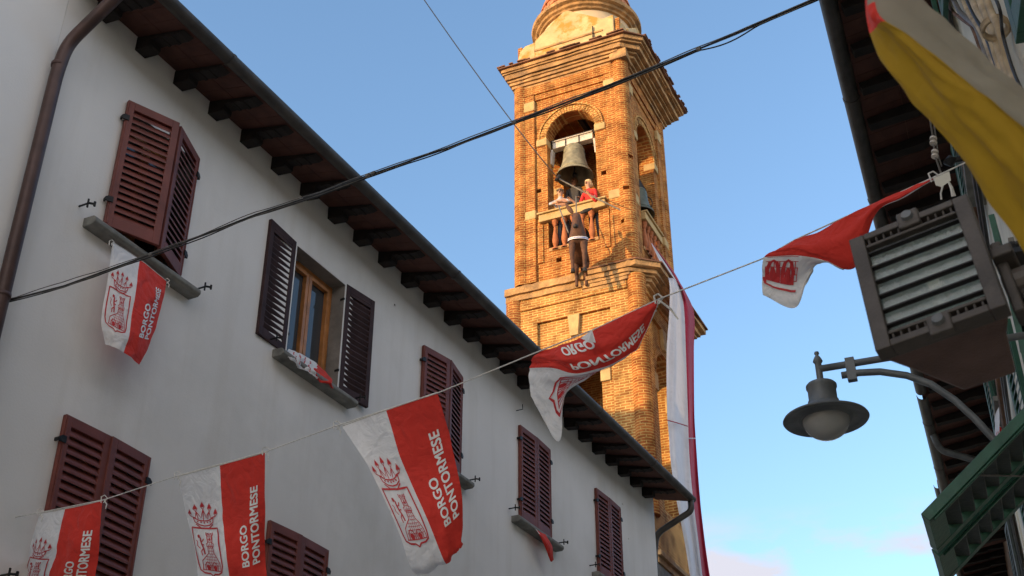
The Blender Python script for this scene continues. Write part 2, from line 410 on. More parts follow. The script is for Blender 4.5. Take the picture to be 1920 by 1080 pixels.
# local: x along wall, y into the house, z up
S0, S1 = 4.94, 17.72
WIN = [5.74 + 2.4 * k for k in range(5)]
WW = 0.845
UH, US = Z(6.58), Z(5.34)       # head / sill upper
LH, LS = Z(3.73), Z(2.45)
wall = MB().box(S0, S1, 0, 9, 0, Z(7.30))
wo_ = wall.build('wall', M_PLASTER, house)
cut = MB()
for k, s in enumerate(WIN):
    cut.box(s, s + WW, -0.5, 0.32, US, UH); cut.box(s, s + WW, -0.5, 0.32, LS, LH)
for (x, y) in ((740, 572), (1008, 909), (1167, 945), (1178, 1010)):
    P = onhouse(x, y); s_ = P.dot(az(HA)); cut.box(s_ - .014, s_ + .014, -.3, .06, P.z - .014, P.z + .014)
co = cut.build('cutter', M_DARK, house)
boolean(wo_, [co])
# reveals inside windows are grey plaster: thin lining boards
def tri_roof():
    r = MB()
    zt, ze = Z(7.30), Z(7.17)
    # roof body: eave both sides
    r.prism([(-0.56, ze + 0.035), (0.0, zt + 0.035), (4.5, zt + 1.55), (9.0, zt + 0.035), (9.56, ze + 0.035), (9.56, ze + 0.10), (4.5, zt + 1.68), (-0.56, ze + 0.10)][::1], S0, S1 + 0.12, plane='yz')
    return r
rf = tri_roof().build('roof', M_ROOF, house)
sof = MB()
k = 0; x = S0
while x < S1 + 0.1:
    x2 = min(x + 0.1585, S1 + 0.11)
    for (a, b) in ((0.0, -0.27), (-0.275, -0.55)):
        za, zb = Z(7.30) + a * 0.232, Z(7.30) + b * 0.232
        sof.prism([(a, za), (b, zb), (b, zb + 0.03), (a, za + 0.03)], x + 0.002, x2 - 0.002, plane='yz')
    x = x2 if x2 > x + 0.02 else 99
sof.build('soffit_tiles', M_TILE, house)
sv_ = MB().box(S1 + 0.005, S1 + 0.1, 0.0, 9.0, Z(7.1), Z(7.30)); 
# gable triangle
MB().prism([(0.01, Z(7.302)), (8.99, Z(7.302)), (4.5, Z(7.30) + 1.54)], S0 + .01, S1 - 0.003, plane='yz').build('gable', M_PLASTER, house)
# joists: carved rafter tails
jp = [(0.0, Z(7.155)), (-0.15, Z(7.135)), (-0.17, Z(7.15)), (-0.175, Z(7.205)), (-0.25, Z(7.195)), (-0.255, Z(7.18)), (-0.28, Z(7.175)), (-0.29, Z(7.185)), (-0.36, Z(7.170)), (-0.365, Z(7.158)), (-0.39, Z(7.153)), (-0.40, Z(7.163)), (-0.48, Z(7.15)), (-0.53, Z(7.165)), (0.0, Z(7.295))]
j0 = MB().prism(jp, -0.062, 0.062, plane='yz').build('joist', M_WOODDK, house)
s = 5.28; first = True
while s < S1:
    if first: j0.location = (s, 0, 0); first = False
    else:
        c = copy_part(j0, house, (s + random.uniform(-.012, .012), 0, random.uniform(-.006, .006)))
    s += 0.48
# gutter half-round with seams and hangers
gp = []
for i in range(13):
    a = pi + pi * i / 12
    gp.append((-0.575 + 0.07 * cos(a), Z(7.245) + 0.075 * sin(a)))
gin = [(-0.575 + 0.062 * cos(pi + pi * i / 12), Z(7.245) + 0.067 * sin(pi + pi * i / 12)) for i in range(12, -1, -1)]
gm = MB().prism(gp + gin, S0 + 0.05, S1 + 0.22, plane='yz')
for s_ in [6.2 + 2.0 * i for i in range(6)]:
    pr = [(-0.575 + 0.076 * cos(pi + pi * i / 12), Z(7.245) + 0.081 * sin(pi + pi * i / 12)) for i in range(13)]
    pi_ = [(-0.575 + 0.069 * cos(pi + pi * i / 12), Z(7.245) + 0.074 * sin(pi + pi * i / 12)) for i in range(12, -1, -1)]
    gm.prism(pr + pi_, s_, s_ + 0.035, plane='yz')
for s_ in (S0 + 0.05, S1 + 0.212): gm.prism(gp, s_, s_ + 0.006, plane='yz')
gm.build('gutter', M_GUTTER, house)
# downpipes
def bend(pts, seg=6):
    pts = [Vector(p) for p in pts]; out = [pts[0]]
    for i in range(1, len(pts) - 1):
        a, b, c = pts[i - 1], pts[i], pts[i + 1]; r = min((a - b).length, (c - b).length) * 0.4
        p0 = b + (a - b).normalized() * r; p2 = b + (c - b).normalized() * r
        for k in range(seg + 1):
            t = k / seg; out.append(p0 * (1 - t) ** 2 + b * 2 * t * (1 - t) + p2 * t * t)
    out.append(pts[-1]); return out
dp = MB().tube(bend([(5.02, -0.575, Z(7.20)), (5.02, -0.56, Z(7.07)), (4.95, -0.10, Z(6.58)), (4.94, -0.07, Z(6.3)), (4.94, -0.07, 0.05)]), 0.052, 12)
for zz in (6.35, 4.3, 2.3): dp.tube([(4.94, -0.07, Z(zz)), (4.94, -0.07, Z(zz) + 0.03)], 0.058, 12)
dp.build('downpipe', M_PIPE, house, smooth=True)
d2 = MB().tube(bend([(S1 + 0.14, -0.575, Z(7.20)), (S1 + 0.14, -0.575, Z(7.02)), (S1 + 0.09, 0.02, Z(6.72)), (S1 + 0.09, 0.07, Z(6.4)), (S1 + 0.09, 0.07, 0.05)]), 0.05, 12)
d2.build('downpipe', M_GUTTER, house, smooth=True)

# windows: sill, jamb lining, shutters with slats
def shutter_leaf(w, h, nslat=17):
    f = MB()
    fr = 0.062; t = 0.036
    f.box(0, fr, -t, 0, 0, h); f.box(w - fr, w, -t, 0, 0, h)
    f.box(fr, w - fr, -t, 0, 0, fr * 1.5); f.box(fr, w - fr, -t, 0, h - fr * 1.25, h)
    f.box(fr * .18, fr * .42, -t - .007, -t, 0.02, h - 0.02)
    f.box(fr, w - fr, -.008, -.0005, h - fr * 1.25 - .035, h - fr * 1.25)
    sl = MB(); z0, z1 = fr * 1.5, h - fr * 1.25; n = nslat; d = (z1 - z0) / n
    for i in range(n):
        zc = z0 + d * (i + 0.5)
        # slat slopes down and outward
        sl.prism([(-t + 0.001, zc - d * .55), (-t + 0.001, zc - d * .55 + 0.016), (-0.004, zc + d * .55), (-0.004, zc + d * .55 - 0.012)], fr - .001, w - fr + .001, plane='yz')
    return f, sl
def add_leaf(root, hinge_s, zb, w, h, ang, side, m, nslat=17, yoff=-0.004):
    # side +1: leaf runs to +x from its hinge; -1: to -x. ang = opening angle out of the wall plane
    f, sl = shutter_leaf(w, h, nslat)
    fo = f.build('shutter', m, root, bevel=0.003)
    if side > 0:
        fo.location = (hinge_s, yoff, zb); fo.rotation_euler = (0, 0, -ang)
        so = sl.build('slats', m, fo)
    else:
        fo.location = (hinge_s, yoff, zb); fo.scale = (-1, 1, 1); fo.rotation_euler = (0, 0, ang)
        so = sl.build('slats', m, fo)
    for zz in (h * 0.17, h * 0.83):
        hg = MB(); hg.prism([(-.03, zz), (.03, zz), (.03, zz + .05), (-.008, zz + .05), (-.034, zz + .03)], -0.05, -0.037)
        hg.box(-.034, -.02, -.037, .004, zz + .006, zz + .03); hg.build('hinge', M_IRON, fo)
    return fo
def stay(root, s, z):      # shutter stay hook
    m = MB()
    m.tube([(s, 0.02, z), (s, -0.10, z)], 0.008, 6); m.tube([(s, -0.09, z - 0.035), (s, -0.09, z + 0.04)], 0.008, 6)
    m.tube([(s, -0.10, z + .0), (s + .03, -0.13, z)], 0.009, 6); m.tube([(s + .03, -.13, z - .02), (s + .03, -.13, z + .02)], 0.01, 6)
    m.build('shutter_stay', M_IRON, root)
def window_unit(s, zs, zh, angL, angR, open_=False, mred=M_RED, lx=0.0):
    h = zh - zs
    # stone sill, slightly wider, rounded nose
    sl = MB().prism([(0.0, zs - 0.085), (-0.10, zs - 0.085), (-0.125, zs - 0.06), (-0.125, zs - 0.03), (-0.10, zs - 0.006), (0.34, zs + 0.012), (0.34, zs - 0.085)], s - 0.2, s + WW + 0.2, plane='yz')
    sl.build('window_sill', M_SILL, house, bevel=0.008)
    fr = MB()
    y0, y1 = 0.16, 0.23; a = 0.055
    fr.box(s + .003, s + a, y0, y1, zs + .014, zh - .003); fr.box(s + WW - a, s + WW - .003, y0, y1, zs + .014, zh - .003)
    fr.box(s + a, s + WW - a, y0, y1, zh - a, zh - .003); fr.box(s + a, s + WW - a, y0, y1, zs + .014, zs + a)
    m0 = s + WW / 2
    for (p0, p1) in ((s + a + .004, m0 - .004), (m0 + .004, s + WW - a - .004)):
        fr.box(p0, p0 + .045, y0 - .02, y1 - .02, zs + a + .004, zh - a - .004); fr.box(p1 - .045, p1, y0 - .02, y1 - .02, zs + a + .004, zh - a - .004)
        fr.box(p0 + .045, p1 - .045, y0 - .02, y1 - .02, zh - a - .05, zh - a - .004); fr.box(p0 + .045, p1 - .045, y0 - .02, y1 - .02, zs + a + .004, zs + a + .055)
    wo2 = fr.build('window', M_WOOD, house, bevel=0.003)
    MB().box(s + .01, s + WW - .01, 0.185, 0.195, zs + .02, zh - .01).build('pane', M_GLASS, wo2)
    MB().box(s - 0.0, s + .004, 0.004, 0.16, zs + .013, zh - .004).box(s + WW - .004, s + WW, 0.004, 0.16, zs + .013, zh - .004).box(s + .005, s + WW - .005, 0.004, .16, zh - .004, zh).build('reveal_lining', M_JAMB, house)
    zb = zs + 0.03; hh = zh - zb + 0.025
    lw = WW / 2 + 0.022 + lx
    add_leaf(house, s - 0.02, zb, lw, hh, angL, 1, mred)
    add_leaf(house, s + WW + 0.02, zb, lw, hh, angR, -1, mred)
    stay(house, s - 0.27, zs + 0.06); stay(house, s + WW + 0.27, zs + 0.06)
window_unit(WIN[0], US, UH, radians(22), radians(20), lx=.022)
window_unit(WIN[1], US, UH, radians(176), radians(172), True, M_PLUM)
window_unit(WIN[2], US, UH, radians(11), radians(12), lx=.008)
window_unit(WIN[3], US, UH, radians(2), radians(2.5))
window_unit(WIN[4], US, UH, radians(1.5), radians(2))
for k in range(5):
    window_unit(WIN[k], LS, LH, radians(1.5 + (k == 1) * 1.5), radians(2 + (k == 0) * 1))
# little angled hook in the wall
P = onhouse(968, 770)
hk = MB().tube([P, P + az(HA + 90) * .09, P + az(HA + 90) * .09 + Vector((0, 0, .07))], .006, 6)
wpart(hk, 'wall_hook', M_IRON, house)

# neighbour house further left, same building line; extra height out of view added to block the sun
nb = thing('neighbour_house', 'plain taller white house left of the brown downpipe', 'house', HROOT, HROT)
MB().box(-14, S0 - 0.003, 0.0, 9, 0, 12.2).build('wall', mat('neighbour_plaster', (0.76, 0.745, 0.72), 0.9, 0.04, 0.8, 0.25, bscale=55, bdist=.006), nb)
MB().prism([(-0.6, 12.2), (9.6, 12.2), (4.5, 14.0)], -14.2, S0 - .02, plane='yz').build('roof', M_ROOF, nb)

blocker = thing('sun_blocker', 'unseen tall block added behind the white house to keep the sun off the street', 'building', az(HA) * -30 - az(HA + 90) * 15.6, HROT)  # unseen block, added to shade the right-hand row and the lower tower
MB().box(0, 40, 0, 9, 0, 16.4).build('wall', M_PLASTER2, blocker)
MB().prism([(-.5, 16.4), (9.5, 16.4), (4.5, 17.4)], -.3, 40.3, plane='yz').build('roof', M_ROOF, blocker)

# ================================================================ bell tower
tower = thing('bell_tower', 'tall sunlit brick church bell tower rising behind the white house', 'tower', TCEN, radians(-24.8))
def R4(k): return Matrix.Rotation(k * pi / 2, 4, 'Z')
def archpoly(r, z0, zs, n=20):
    return [(-r, z0)] + [(-r * cos(pi * i / n), zs + r * sin(pi * i / n)) for i in range(n + 1)] + [(r, z0)]
# --- belfry shell
zb0, zb1 = Z(16.3), Z(23.4)
h1 = 1.60
sh = MB().box(-h1, h1, -h1, h1, zb0, zb1).build('belfry_wall', M_BRICK, tower)
cuts = [MB().box(-h1 + .42, h1 - .42, -h1 + .42, h1 - .42, Z(17.5), Z(22.7)).build('c', M_BRICK, tower)]
c2 = MB().prism(archpoly(0.715, Z(17.62), Z(21.35)), -2.5, 0).build('c', M_BRICK, tower); cuts.append(c2)
c3 = MB().prism(archpoly(0.715, Z(17.62), Z(21.35)), -2.5, 2.5, M=R4(1)).build('c', M_BRICK, tower); cuts.append(c3)
hol = MB()
for (x, y) in ((1010, 358), (1132, 324), (1048, 487), (1158, 454)):
    L_ = tloc(ontower(x, y, -0.05)); hol.box(L_.x - .075, L_.x + .075, -2.2, -1.3, L_.z - .065, L_.z + .065)
for (x, y) in ((1192, 330), (1197, 446)): pass
cuts.append(hol.build('c', M_BRICK, tower))
# corner notch so that round columns stand in recessed corners
nc = MB()
for k in range(4):
    nc.box(-1.75, -1.34, -1.75, -1.34, Z(16.72), zb1 + .1, M=R4(k))
cuts.append(nc.build('c', M_BRICK, tower))
boolean(sh, cuts)
# floor of the bell chamber
MB().box(-1.15, 1.15, -1.15, 1.15, Z(17.5), Z(17.6)).build('belfry_floor', M_STONE, tower)
# interior pendentive vault underside
# per-face details
def putlogs(mb, x, y, z): pass
for k in range(4):
    Mk = R4(k)
    f = MB()
    for sx in (-1, 1):
        x0, x1 = sorted((sx * 1.06, sx * 1.36))
        f.box(x0, x1, -h1 - 0.07, -h1 + 0.02, Z(16.75), zb1 - .15, M=Mk)
        # inner pier strip either side of the bay, carried down as pilaster base
        x0, x1 = sorted((sx * 0.86, sx * 1.02)); f.box(x0, x1, -h1 - 0.035, -h1 + .02, Z(17.3), Z(18.5), M=Mk)
    f.box(-1.36, 1.36, -h1 - 0.045, -h1 + .02, Z(22.78), Z(22.98), M=Mk)
    f.box(-1.40, 1.40, -h1 - 0.085, -h1 + .02, Z(22.98), Z(23.3), M=Mk)
    f.build('pilaster_strips', M_BRICK, tower, bevel=0.012)
    # archivolt of radial bricks
    av = MB(); n = 30
    for i in range(n):
        a0, a1 = pi * i / n + .008, pi * (i + 1) / n - .008
        j = random.uniform(-.008, .008)
        vs = [(-r * cos(a), Z(21.35) + r * sin(a)) for r, a in ((0.725, a0), (0.90, a0), (0.90, a1), (0.725, a1))]
        av.prism(vs, -h1 - 0.035 + j, -h1 + .02, M=Mk)
    ring = [(-0.975 * cos(pi * i / 24), Z(21.35) + 0.975 * sin(pi * i / 24)) for i in range(25)] + [(0.92 * cos(pi * i / 24), Z(21.35) + 0.92 * sin(pi * i / 24)) for i in range(25)]
    av.prism(ring, -h1 - 0.06, -h1 + .02, M=Mk)
    av.build('archivolt', M_BRICKW, tower)
    imp = MB()
    for sx in (-1, 1):
        x0, x1 = sorted((sx * 0.705, sx * 1.03)); MB().box(x0, x1, -h1 - 0.05, -h1 + .3, Z(21.13), Z(21.36), M=Mk).build('impost_block', M_STONE2, tower, bevel=0.03)
        x0, x1 = sorted((sx * 1.045, sx * 1.375)); MB().box(x0, x1, -h1 - 0.10, -h1 + .01, Z(22.42), Z(22.76), M=Mk).build('capital_block', M_STONE2, tower, bevel=0.03)
        MB().box(x0, x1, -h1 - 0.09, -h1 + .01, Z(18.72), Z(19.0), M=Mk).build('stone_block', M_STONE2, tower, bevel=0.03)
    # balustrade
    bl = MB()
    rl = MB().box(-0.95 if k == 0 else -.70, 0.95 if k == 0 else .70, -h1 - 0.12, -h1 + .12, Z(18.54), Z(18.76), M=Mk)
    rl.box(-0.99 if k == 0 else -.70, 0.99 if k == 0 else .70, -h1 - 0.17, -h1 + .14, Z(18.763), Z(18.82), M=Mk)
    rl.build('balcony_rail', M_STONE2, tower, bevel=0.015)
    MB().box(-.70, .70, -h1 - .03, -h1 + .3, Z(17.6), Z(17.70), M=Mk).build('balcony_base', M_STONE, tower, bevel=.01)
    pb = [(.098, 0), (.098, .045), (.07, .05), (.07, .075), (.045, .085), (.040, .11), (.065, .14), (.088, .24), (.09, .30), (.078, .40), (.055, .56), (.040, .68), (.040, .74), (.062, .755), (.062, .78), (.042, .80), (.09, .83), (.09, .94)]
    for i, xx in enumerate((-0.52, -0.26, 0.0, 0.26, 0.52)):
        if k in (0, 1, 3):
            b = MB().lathe([(r * .95, zz * 1.0) for r, zz in pb], c=(xx, -h1 + 0.0, Z(17.62)), n=12, M=Mk)
            b.build('baluster', mat('terracotta_baluster', (0.38, 0.13, 0.05), .8, .15, 6, .2) if k == 0 and i == 0 else bpy.data.materials['terracotta_baluster'], tower, smooth=True)
def erode(o, amp, sc, zmin=None):
    for v in o.data.vertices:
        n_ = noise.noise_vector(v.co * sc) * amp
        v.co += n_
# round corner columns made of brick rounds
for k in range(4):
    c = MB().lathe([(0.235, Z(16.72)), (0.235, Z(23.4))], c=(-1.50, -1.50, 0), n=28, M=R4(k)).build('c', M_BRICK, tower)
    c.name = 'corner_column'
    # slit joints and putlog holes in the column
    ang = k
    c.data.polygons.foreach_set('use_smooth', [True] * len(c.data.polygons))
    if k == 1:
        c2_ = bpy.data.objects.remove(c)
        c = MB().lathe([(0.235, Z(16.72)), (0.235, Z(23.4))], c=(-1.50, -1.50, 0), n=28, M=R4(k), caps=True).build('corner_column', M_BRICK, tower)
        hb = MB()
        for (x, y) in ((1173, 194), (1183, 290), (1196, 458), (1190, 375)):
            P = ray(x, y); L_ = tloc(at(x, y, 33.0)); hb.box(L_.x - .09, L_.x + .07, -1.82, -1.5, L_.z - .06, L_.z + .06)
            zc = L_.z
        co = hb.build('cc', M_BRICK, tower); boolean(c, [co])
    # guard strip (down conductor) on the nearest corner
dc = MB()
for (xa, ya) in ((1161, 150), (1197, 560)): pass
L0 = Vector((1.32, -h1 - .03, 0))
dc.tube([(1.335, -h1 - .02, Z(23.3)), (1.335, -h1 - .02, Z(16.8))], .012, 6)
for zz in (22.9, 21.9, 20.9, 19.9, 18.9, 17.9): dc.box(1.315, 1.36, -h1 - .045, -h1, Z(zz), Z(zz) + .03)
dc.tube([(1.63, -1.30, Z(23.0)), (1.64, -1.28, Z(21.4)), (1.63, -1.3, Z(18.4))], .018, 6)
dc.box(1.60, 1.68, -1.34, -1.25, Z(22.2), Z(22.4))
dc.build('conductor_strip', M_WOODDK, tower)

def noisy_slab(mb, x0, x1, y0, y1, z0, z1, nx=14): mb.box(x0, x1, y0, y1, z0, z1)
# main cornice: stepped mouldings, slightly irregular and broken
def cornice(parts, name, m, er=0.012, ch=0.0):
    mb = MB()
    for (x0, x1, y0, y1, z0, z1) in parts:
        if ch: mb.prism([(x0, y0), (x1 - ch * 1.2, y0), (x1, y0 + ch), (x1, y1), (x0, y1)], z0, z1, plane='xy')
        else: mb.box(x0, x1, y0, y1, z0, z1)
    o = mb.build(name, m, tower)
    bm = bmesh.new(); bm.from_mesh(o.data)
    ex = list({e for e in bm.edges if e.calc_length() > 0.9})
    bmesh.ops.subdivide_edges(bm, edges=ex, cuts=13, use_grid_fill=True)
    for v in bm.verts:
        nv = noise.noise_vector(v.co * 3.3) * er * .5 + noise.noise_vector(v.co * 14) * er * .6
        if noise.noise(v.co * 2.1 + Vector((9, 3, 1))) > .33: nv += noise.noise_vector(v.co * 7) * .045
        v.co += nv
    bm.to_mesh(o.data); bm.free()
    return o
cn = [(-1.70, 1.74, -1.68, 1.76, Z(23.28), Z(23.36)), (-1.74, 1.80, -1.73, 1.80, Z(23.37), Z(23.46)), (-1.79, 1.92, -1.78, 1.86, Z(23.47), Z(23.56)), (-1.83, 2.0, -1.82, 1.92, Z(23.57), Z(23.64)),
      (-1.88, 2.12, -1.88, 2.0, Z(23.65), Z(23.80)), (-1.94, 2.2, -1.93, 2.05, Z(23.81), Z(23.86)), (-1.97, 2.26, -1.97, 2.1, Z(23.87), Z(23.98))]
cornice(cn, 'upper_cornice', M_STONE, 0.02, .38)
ct = MB()
ct.prism([(-2.03, Z(23.99)), (2.34, Z(23.99)), (1.5, Z(24.3)), (-1.5, Z(24.3))], -1.6, 1.8)
def hip(x0, x1, y0, y1, z0, x2, x3, y2, y3, z1):
    m = MB(); v = [(x0, y0, z0), (x1, y0, z0), (x1, y1, z0), (x0, y1, z0), (x2, y2, z1), (x3, y2, z1), (x3, y3, z1), (x2, y3, z1)]
    v += [(a, b, c - .035) for a, b, c in v[:4]]
    m.add(v, [(0, 1, 5, 4), (1, 2, 6, 5), (2, 3, 7, 6), (3, 0, 4, 7), (4, 5, 6, 7), (8, 9, 1, 0), (9, 10, 2, 1), (10, 11, 3, 2), (11, 8, 0, 3), (8, 11, 10, 9)])
    return m
hp = MB()
po = [(-2.04, -2.05), (1.86, -2.05), (2.34, -1.60), (2.34, 2.2), (-2.04, 2.2)]; pi2 = [(-1.5, -1.5), (1.4, -1.5), (1.5, -1.4), (1.5, 1.5), (-1.5, 1.5)]
hv = [(x, y, Z(23.985)) for x, y in po] + [(x, y, Z(24.02)) for x, y in po] + [(x, y, Z(24.28)) for x, y in pi2]
hp.add(hv, [(4, 3, 2, 1, 0), (10, 11, 12, 13, 14)] + [(i, (i + 1) % 5, 5 + (i + 1) % 5, 5 + i) for i in range(5)] + [(5 + i, 5 + (i + 1) % 5, 10 + (i + 1) % 5, 10 + i) for i in range(5)])
# tile ends on the cornice edge, some missing
te = hp
for i in range(30):
    if random.random() < .25: continue
    x = -2.0 + 3.8 * i / 29
    te.box(x - .06, x + .06, -2.09 + random.uniform(-.02, .02), -1.9, Z(24.035), Z(24.062) + random.uniform(0, .012))
for i in range(30):
    if random.random() < .2: continue
    y = -1.55 + 3.7 * i / 29
    te.box(2.2, 2.37 + random.uniform(-.03, .03), y - .06, y + .06, Z(24.035), Z(24.062) + random.uniform(0, .012))
te.build('cornice_tiles', M_ROOF, tower)
# ressaut blocks over the near corner
cornice([(1.30, 1.80, -1.80, -1.30, Z(23.32), Z(23.62))], 'corner_cornice_block', M_STONE, 0.02)
# attic with pediments
at_ = MB().box(-1.42, 1.42, -1.42, 1.42, Z(24.2), Z(25.06))
o = at_.build('attic', M_STUCCO, tower, bevel=.03)
for k in range(4):
    pd = MB()
    pd.prism([(-1.02, Z(24.15)), (1.44, Z(24.15)), (1.44, Z(25.10)), (1.12, Z(25.08)), (0.04, Z(25.82)), (-0.12, Z(25.80)), (-1.02, Z(25.02))], -1.66, -1.40, M=R4(k))
    pd.build('pediment', M_STUCCO, tower, bevel=0.02)
    md = MB().box(-1.03, 1.10, -1.69, -1.655, Z(24.60), Z(24.66), M=R4(k)).build('pediment_band', M_STONE, tower)
    cp = MB().prism([(-1.60, Z(24.15)), (-1.03, Z(24.15)), (-1.03, Z(25.02)), (-1.36, Z(24.98)), (-1.52, Z(24.82)), (-1.60, Z(24.5))], -1.62, -1.25, M=R4(k))
    cp.build('corner_block', M_STUCCO, tower, bevel=0.03)
    pp = MB().box(1.46, 1.60, -1.60, -1.46, Z(24.1), Z(25.0), M=R4(k)).build('corner_pier', M_BRICK, tower, bevel=.02)
MB().tube([(0.82, -1.70, Z(24.2)), (0.82, -1.70, Z(24.85))], .018, 6).build('lightning_rod', M_IRON, tower)
dr = MB().lathe([(1.38, Z(24.9)), (1.38, Z(26.05))], n=48); dr.build('drum', M_STUCCOW, tower, smooth=True)
rg = MB().lathe([(1.36, Z(25.98)), (1.46, Z(26.0)), (1.48, Z(26.06)), (1.55, Z(26.09)), (1.57, Z(26.16)), (1.68, Z(26.20)), (1.69, Z(26.32)), (1.60, Z(26.36)), (1.2, Z(26.42))], n=64)
o = rg.build('ring_cornice', M_STONE, tower, smooth=False); 
for v in o.data.vertices: v.co += noise.noise_vector(v.co * 5) * .015
dm = MB().lathe([(1.36, Z(26.38)), (1.34, Z(26.8)), (1.24, Z(27.4)), (1.02, Z(28.0)), (.7, Z(28.45)), (.35, Z(28.7)), (0.02, Z(28.8))], n=40)
o = dm.build('dome', M_BRICK, tower, smooth=False)
for i in range(0, 40):
    pass
dt = MB()
for i in range(44):     # curved tiles leaning on the foot of the dome
    a = 2 * pi * i / 44
    for zz, rr in ((26.42, 1.44), (26.66, 1.42), (26.92, 1.40)):
        Mx = Matrix.Rotation(a, 4, 'Z') @ Matrix.Translation((rr, 0, Z(zz))) @ Matrix.Rotation(radians(-14), 4, 'Y')
        dt.box(-.025, .03, -.085, .085, -.02, .24, M=Mx @ Matrix.Rotation(random.uniform(-.2, .2), 4, 'X'))
dt.build('dome_tiles', M_TILE if False else mat('dome_terracotta', (0.48, 0.19, 0.09), .85, .3, 5, .4), tower)  # one plain orange terracotta for all the dome tiles
MB().lathe([(.16, Z(28.7)), (.12, Z(29.0)), (.2, Z(29.2)), (.0, Z(29.5))], n=16).box(-.03, .03, -.03, .03, Z(29.4), Z(30.3)).box(-.25, .25, -.025, .025, Z(29.9), Z(29.98)).build('finial_cross', M_IRON, tower)

# --- lower shaft
h2 = 1.78
sh2 = MB().box(-h2, h2, -h2, h2, 0, Z(16.35)).build('shaft_wall', M_BRICKW, tower)
cuts = []
cuts.append(MB().box(-h2 + .5, h2 - .5, -h2 + .5, h2 - .5, Z(9.5), Z(15.6)).build('c', M_BRICK, tower))
cuts.append(MB().prism(archpoly(0.66, Z(10.4), Z(14.05)), -2.6, 2.6).build('c', M_BRICK, tower))
cuts.append(MB().prism(archpoly(0.66, Z(10.4), Z(14.05)), -2.6, 2.6, M=R4(1)).build('c', M_BRICK, tower))
nc = MB(); pn = MB(); 
for k in range(4):
    nc.box(-1.95, -1.50, -1.95, -1.50, Z(9.95), Z(16.2), M=R4(k))
    pn.box(-1.0, 0.98, -1.95, -h2 + 0.075, Z(10.2), Z(15.43), M=R4(k))
cuts += [nc.build('c', M_BRICK, tower), pn.build('c', M_BRICK, tower)]
h3 = MB()
for (x, y) in ((1040, 560),): pass
boolean(sh2, cuts)
for k in range(4):
    Mk = R4(k)
    c = MB().lathe([(0.235, Z(9.9)), (0.235, Z(16.2))], c=(-1.665, -1.665, 0), n=28, M=Mk, caps=True).build('corner_column', M_BRICK, tower)
    if k == 1:
        hb = MB()
        for (x, y) in ((1200, 568), (1205, 640), (1209, 823), (1207, 725)):
            L_ = tloc(at(x, y, 32.8)); hb.box(L_.x - .09, L_.x + .07, -2.0, -1.68, L_.z - .06, L_.z + .06)
        boolean(c, [hb.build('cc', M_BRICK, tower)])
    c.data.polygons.foreach_set('use_smooth', [True] * len(c.data.polygons)) if k != 1 else None
    ks = MB().prism([(-0.16, Z(15.44)), (0.16, Z(15.44)), (0.11, Z(14.85)), (-0.11, Z(14.85))], -h2 - .02, -h2 + .2, M=Mk)
    ks.build('keystone', M_STONE2, tower, bevel=.012)
    im = MB()
    for sx in (-1, 1):
        x0, x1 = sorted((sx * 0.64, sx * 0.90)); im.box(x0, x1, -h2 + .03, -h2 + .3, Z(13.45), Z(13.9), M=Mk)
    im.build('impost_block', M_STONE2, tower, bevel=.012)
    av = MB(); n = 26
    for i in range(n):
        a0, a1 = pi * i / n + .008, pi * (i + 1) / n - .008
        vs = [(-r * cos(a), Z(14.05) + r * sin(a)) for r, a in ((0.67, a0), (0.84, a0), (0.84, a1), (0.67, a1))]
        av.prism(vs, -h2 + .05, -h2 + .09, M=Mk)
    av.build('archivolt', M_BRICKW, tower)
MB().box(-1.28, 1.28, -1.28, 1.28, Z(9.6), Z(9.8)).build('inner_floor', M_STONE, tower)
# broken string course between the stages: whole at the right, eroded at the left
sc = cornice([(-1.86, 0.45, -1.83, 1.9, Z(16.18), Z(16.36)), (-1.88, 0.35, -1.90, 1.95, Z(16.36), Z(16.56))], 'string_course', M_STONE, 0.035)
cornice([(0.3, 1.92, -1.84, 1.92, Z(15.98), Z(16.06)), (0.3, 2.0, -1.88, 2.0, Z(16.07), Z(16.16)), (0.36, 2.08, -1.90, 2.08, Z(16.17), Z(16.24)), (0.42, 2.16, -1.94, 2.16, Z(16.25), Z(16.36)), (0.5, 2.28, -1.99, 2.28, Z(16.37), Z(16.50))], 'string_course', M_STONE, 0.02, .42)
tt = MB(); po = [(.5, -2.03), (1.8, -2.03), (2.34, -1.55), (2.34, 2.32), (.5, 2.32)]; pi2 = [(.5, -1.6), (1.5, -1.6), (1.6, -1.5), (1.6, 1.5), (.5, 1.5)]
hv = [(x, y, Z(16.505)) for x, y in po] + [(x, y, Z(16.54)) for x, y in po] + [(x, y, Z(16.72)) for x, y in pi2]
tt.add(hv, [(4, 3, 2, 1, 0), (10, 11, 12, 13, 14)] + [(i, (i + 1) % 5, 5 + (i + 1) % 5, 5 + i) for i in range(5)] + [(5 + i, 5 + (i + 1) % 5, 10 + (i + 1) % 5, 10 + i) for i in range(5)])
tt.build('string_course_tiles', M_ROOF, tower)
fz = MB()
for k in range(4):
    fz.box(-1.46, 1.46, -h2 - .05, -h2 + .02, Z(15.85), Z(16.12), M=R4(k))
fz.build('frieze_band', M_BRICKW, tower, bevel=.02)
# base moulding under the lower stage
cornice([(-1.88, 1.88, -1.88, 1.88, Z(8.75), Z(8.88)), (-1.96, 1.96, -1.96, 1.96, Z(8.89), Z(9.0))], 'base_cornice', M_STONE, 0.015)
MB().box(-1.84, 1.84, -1.84, 1.84, Z(8.2), Z(8.745)).build('carved_band', M_SILL, tower, bevel=.02)

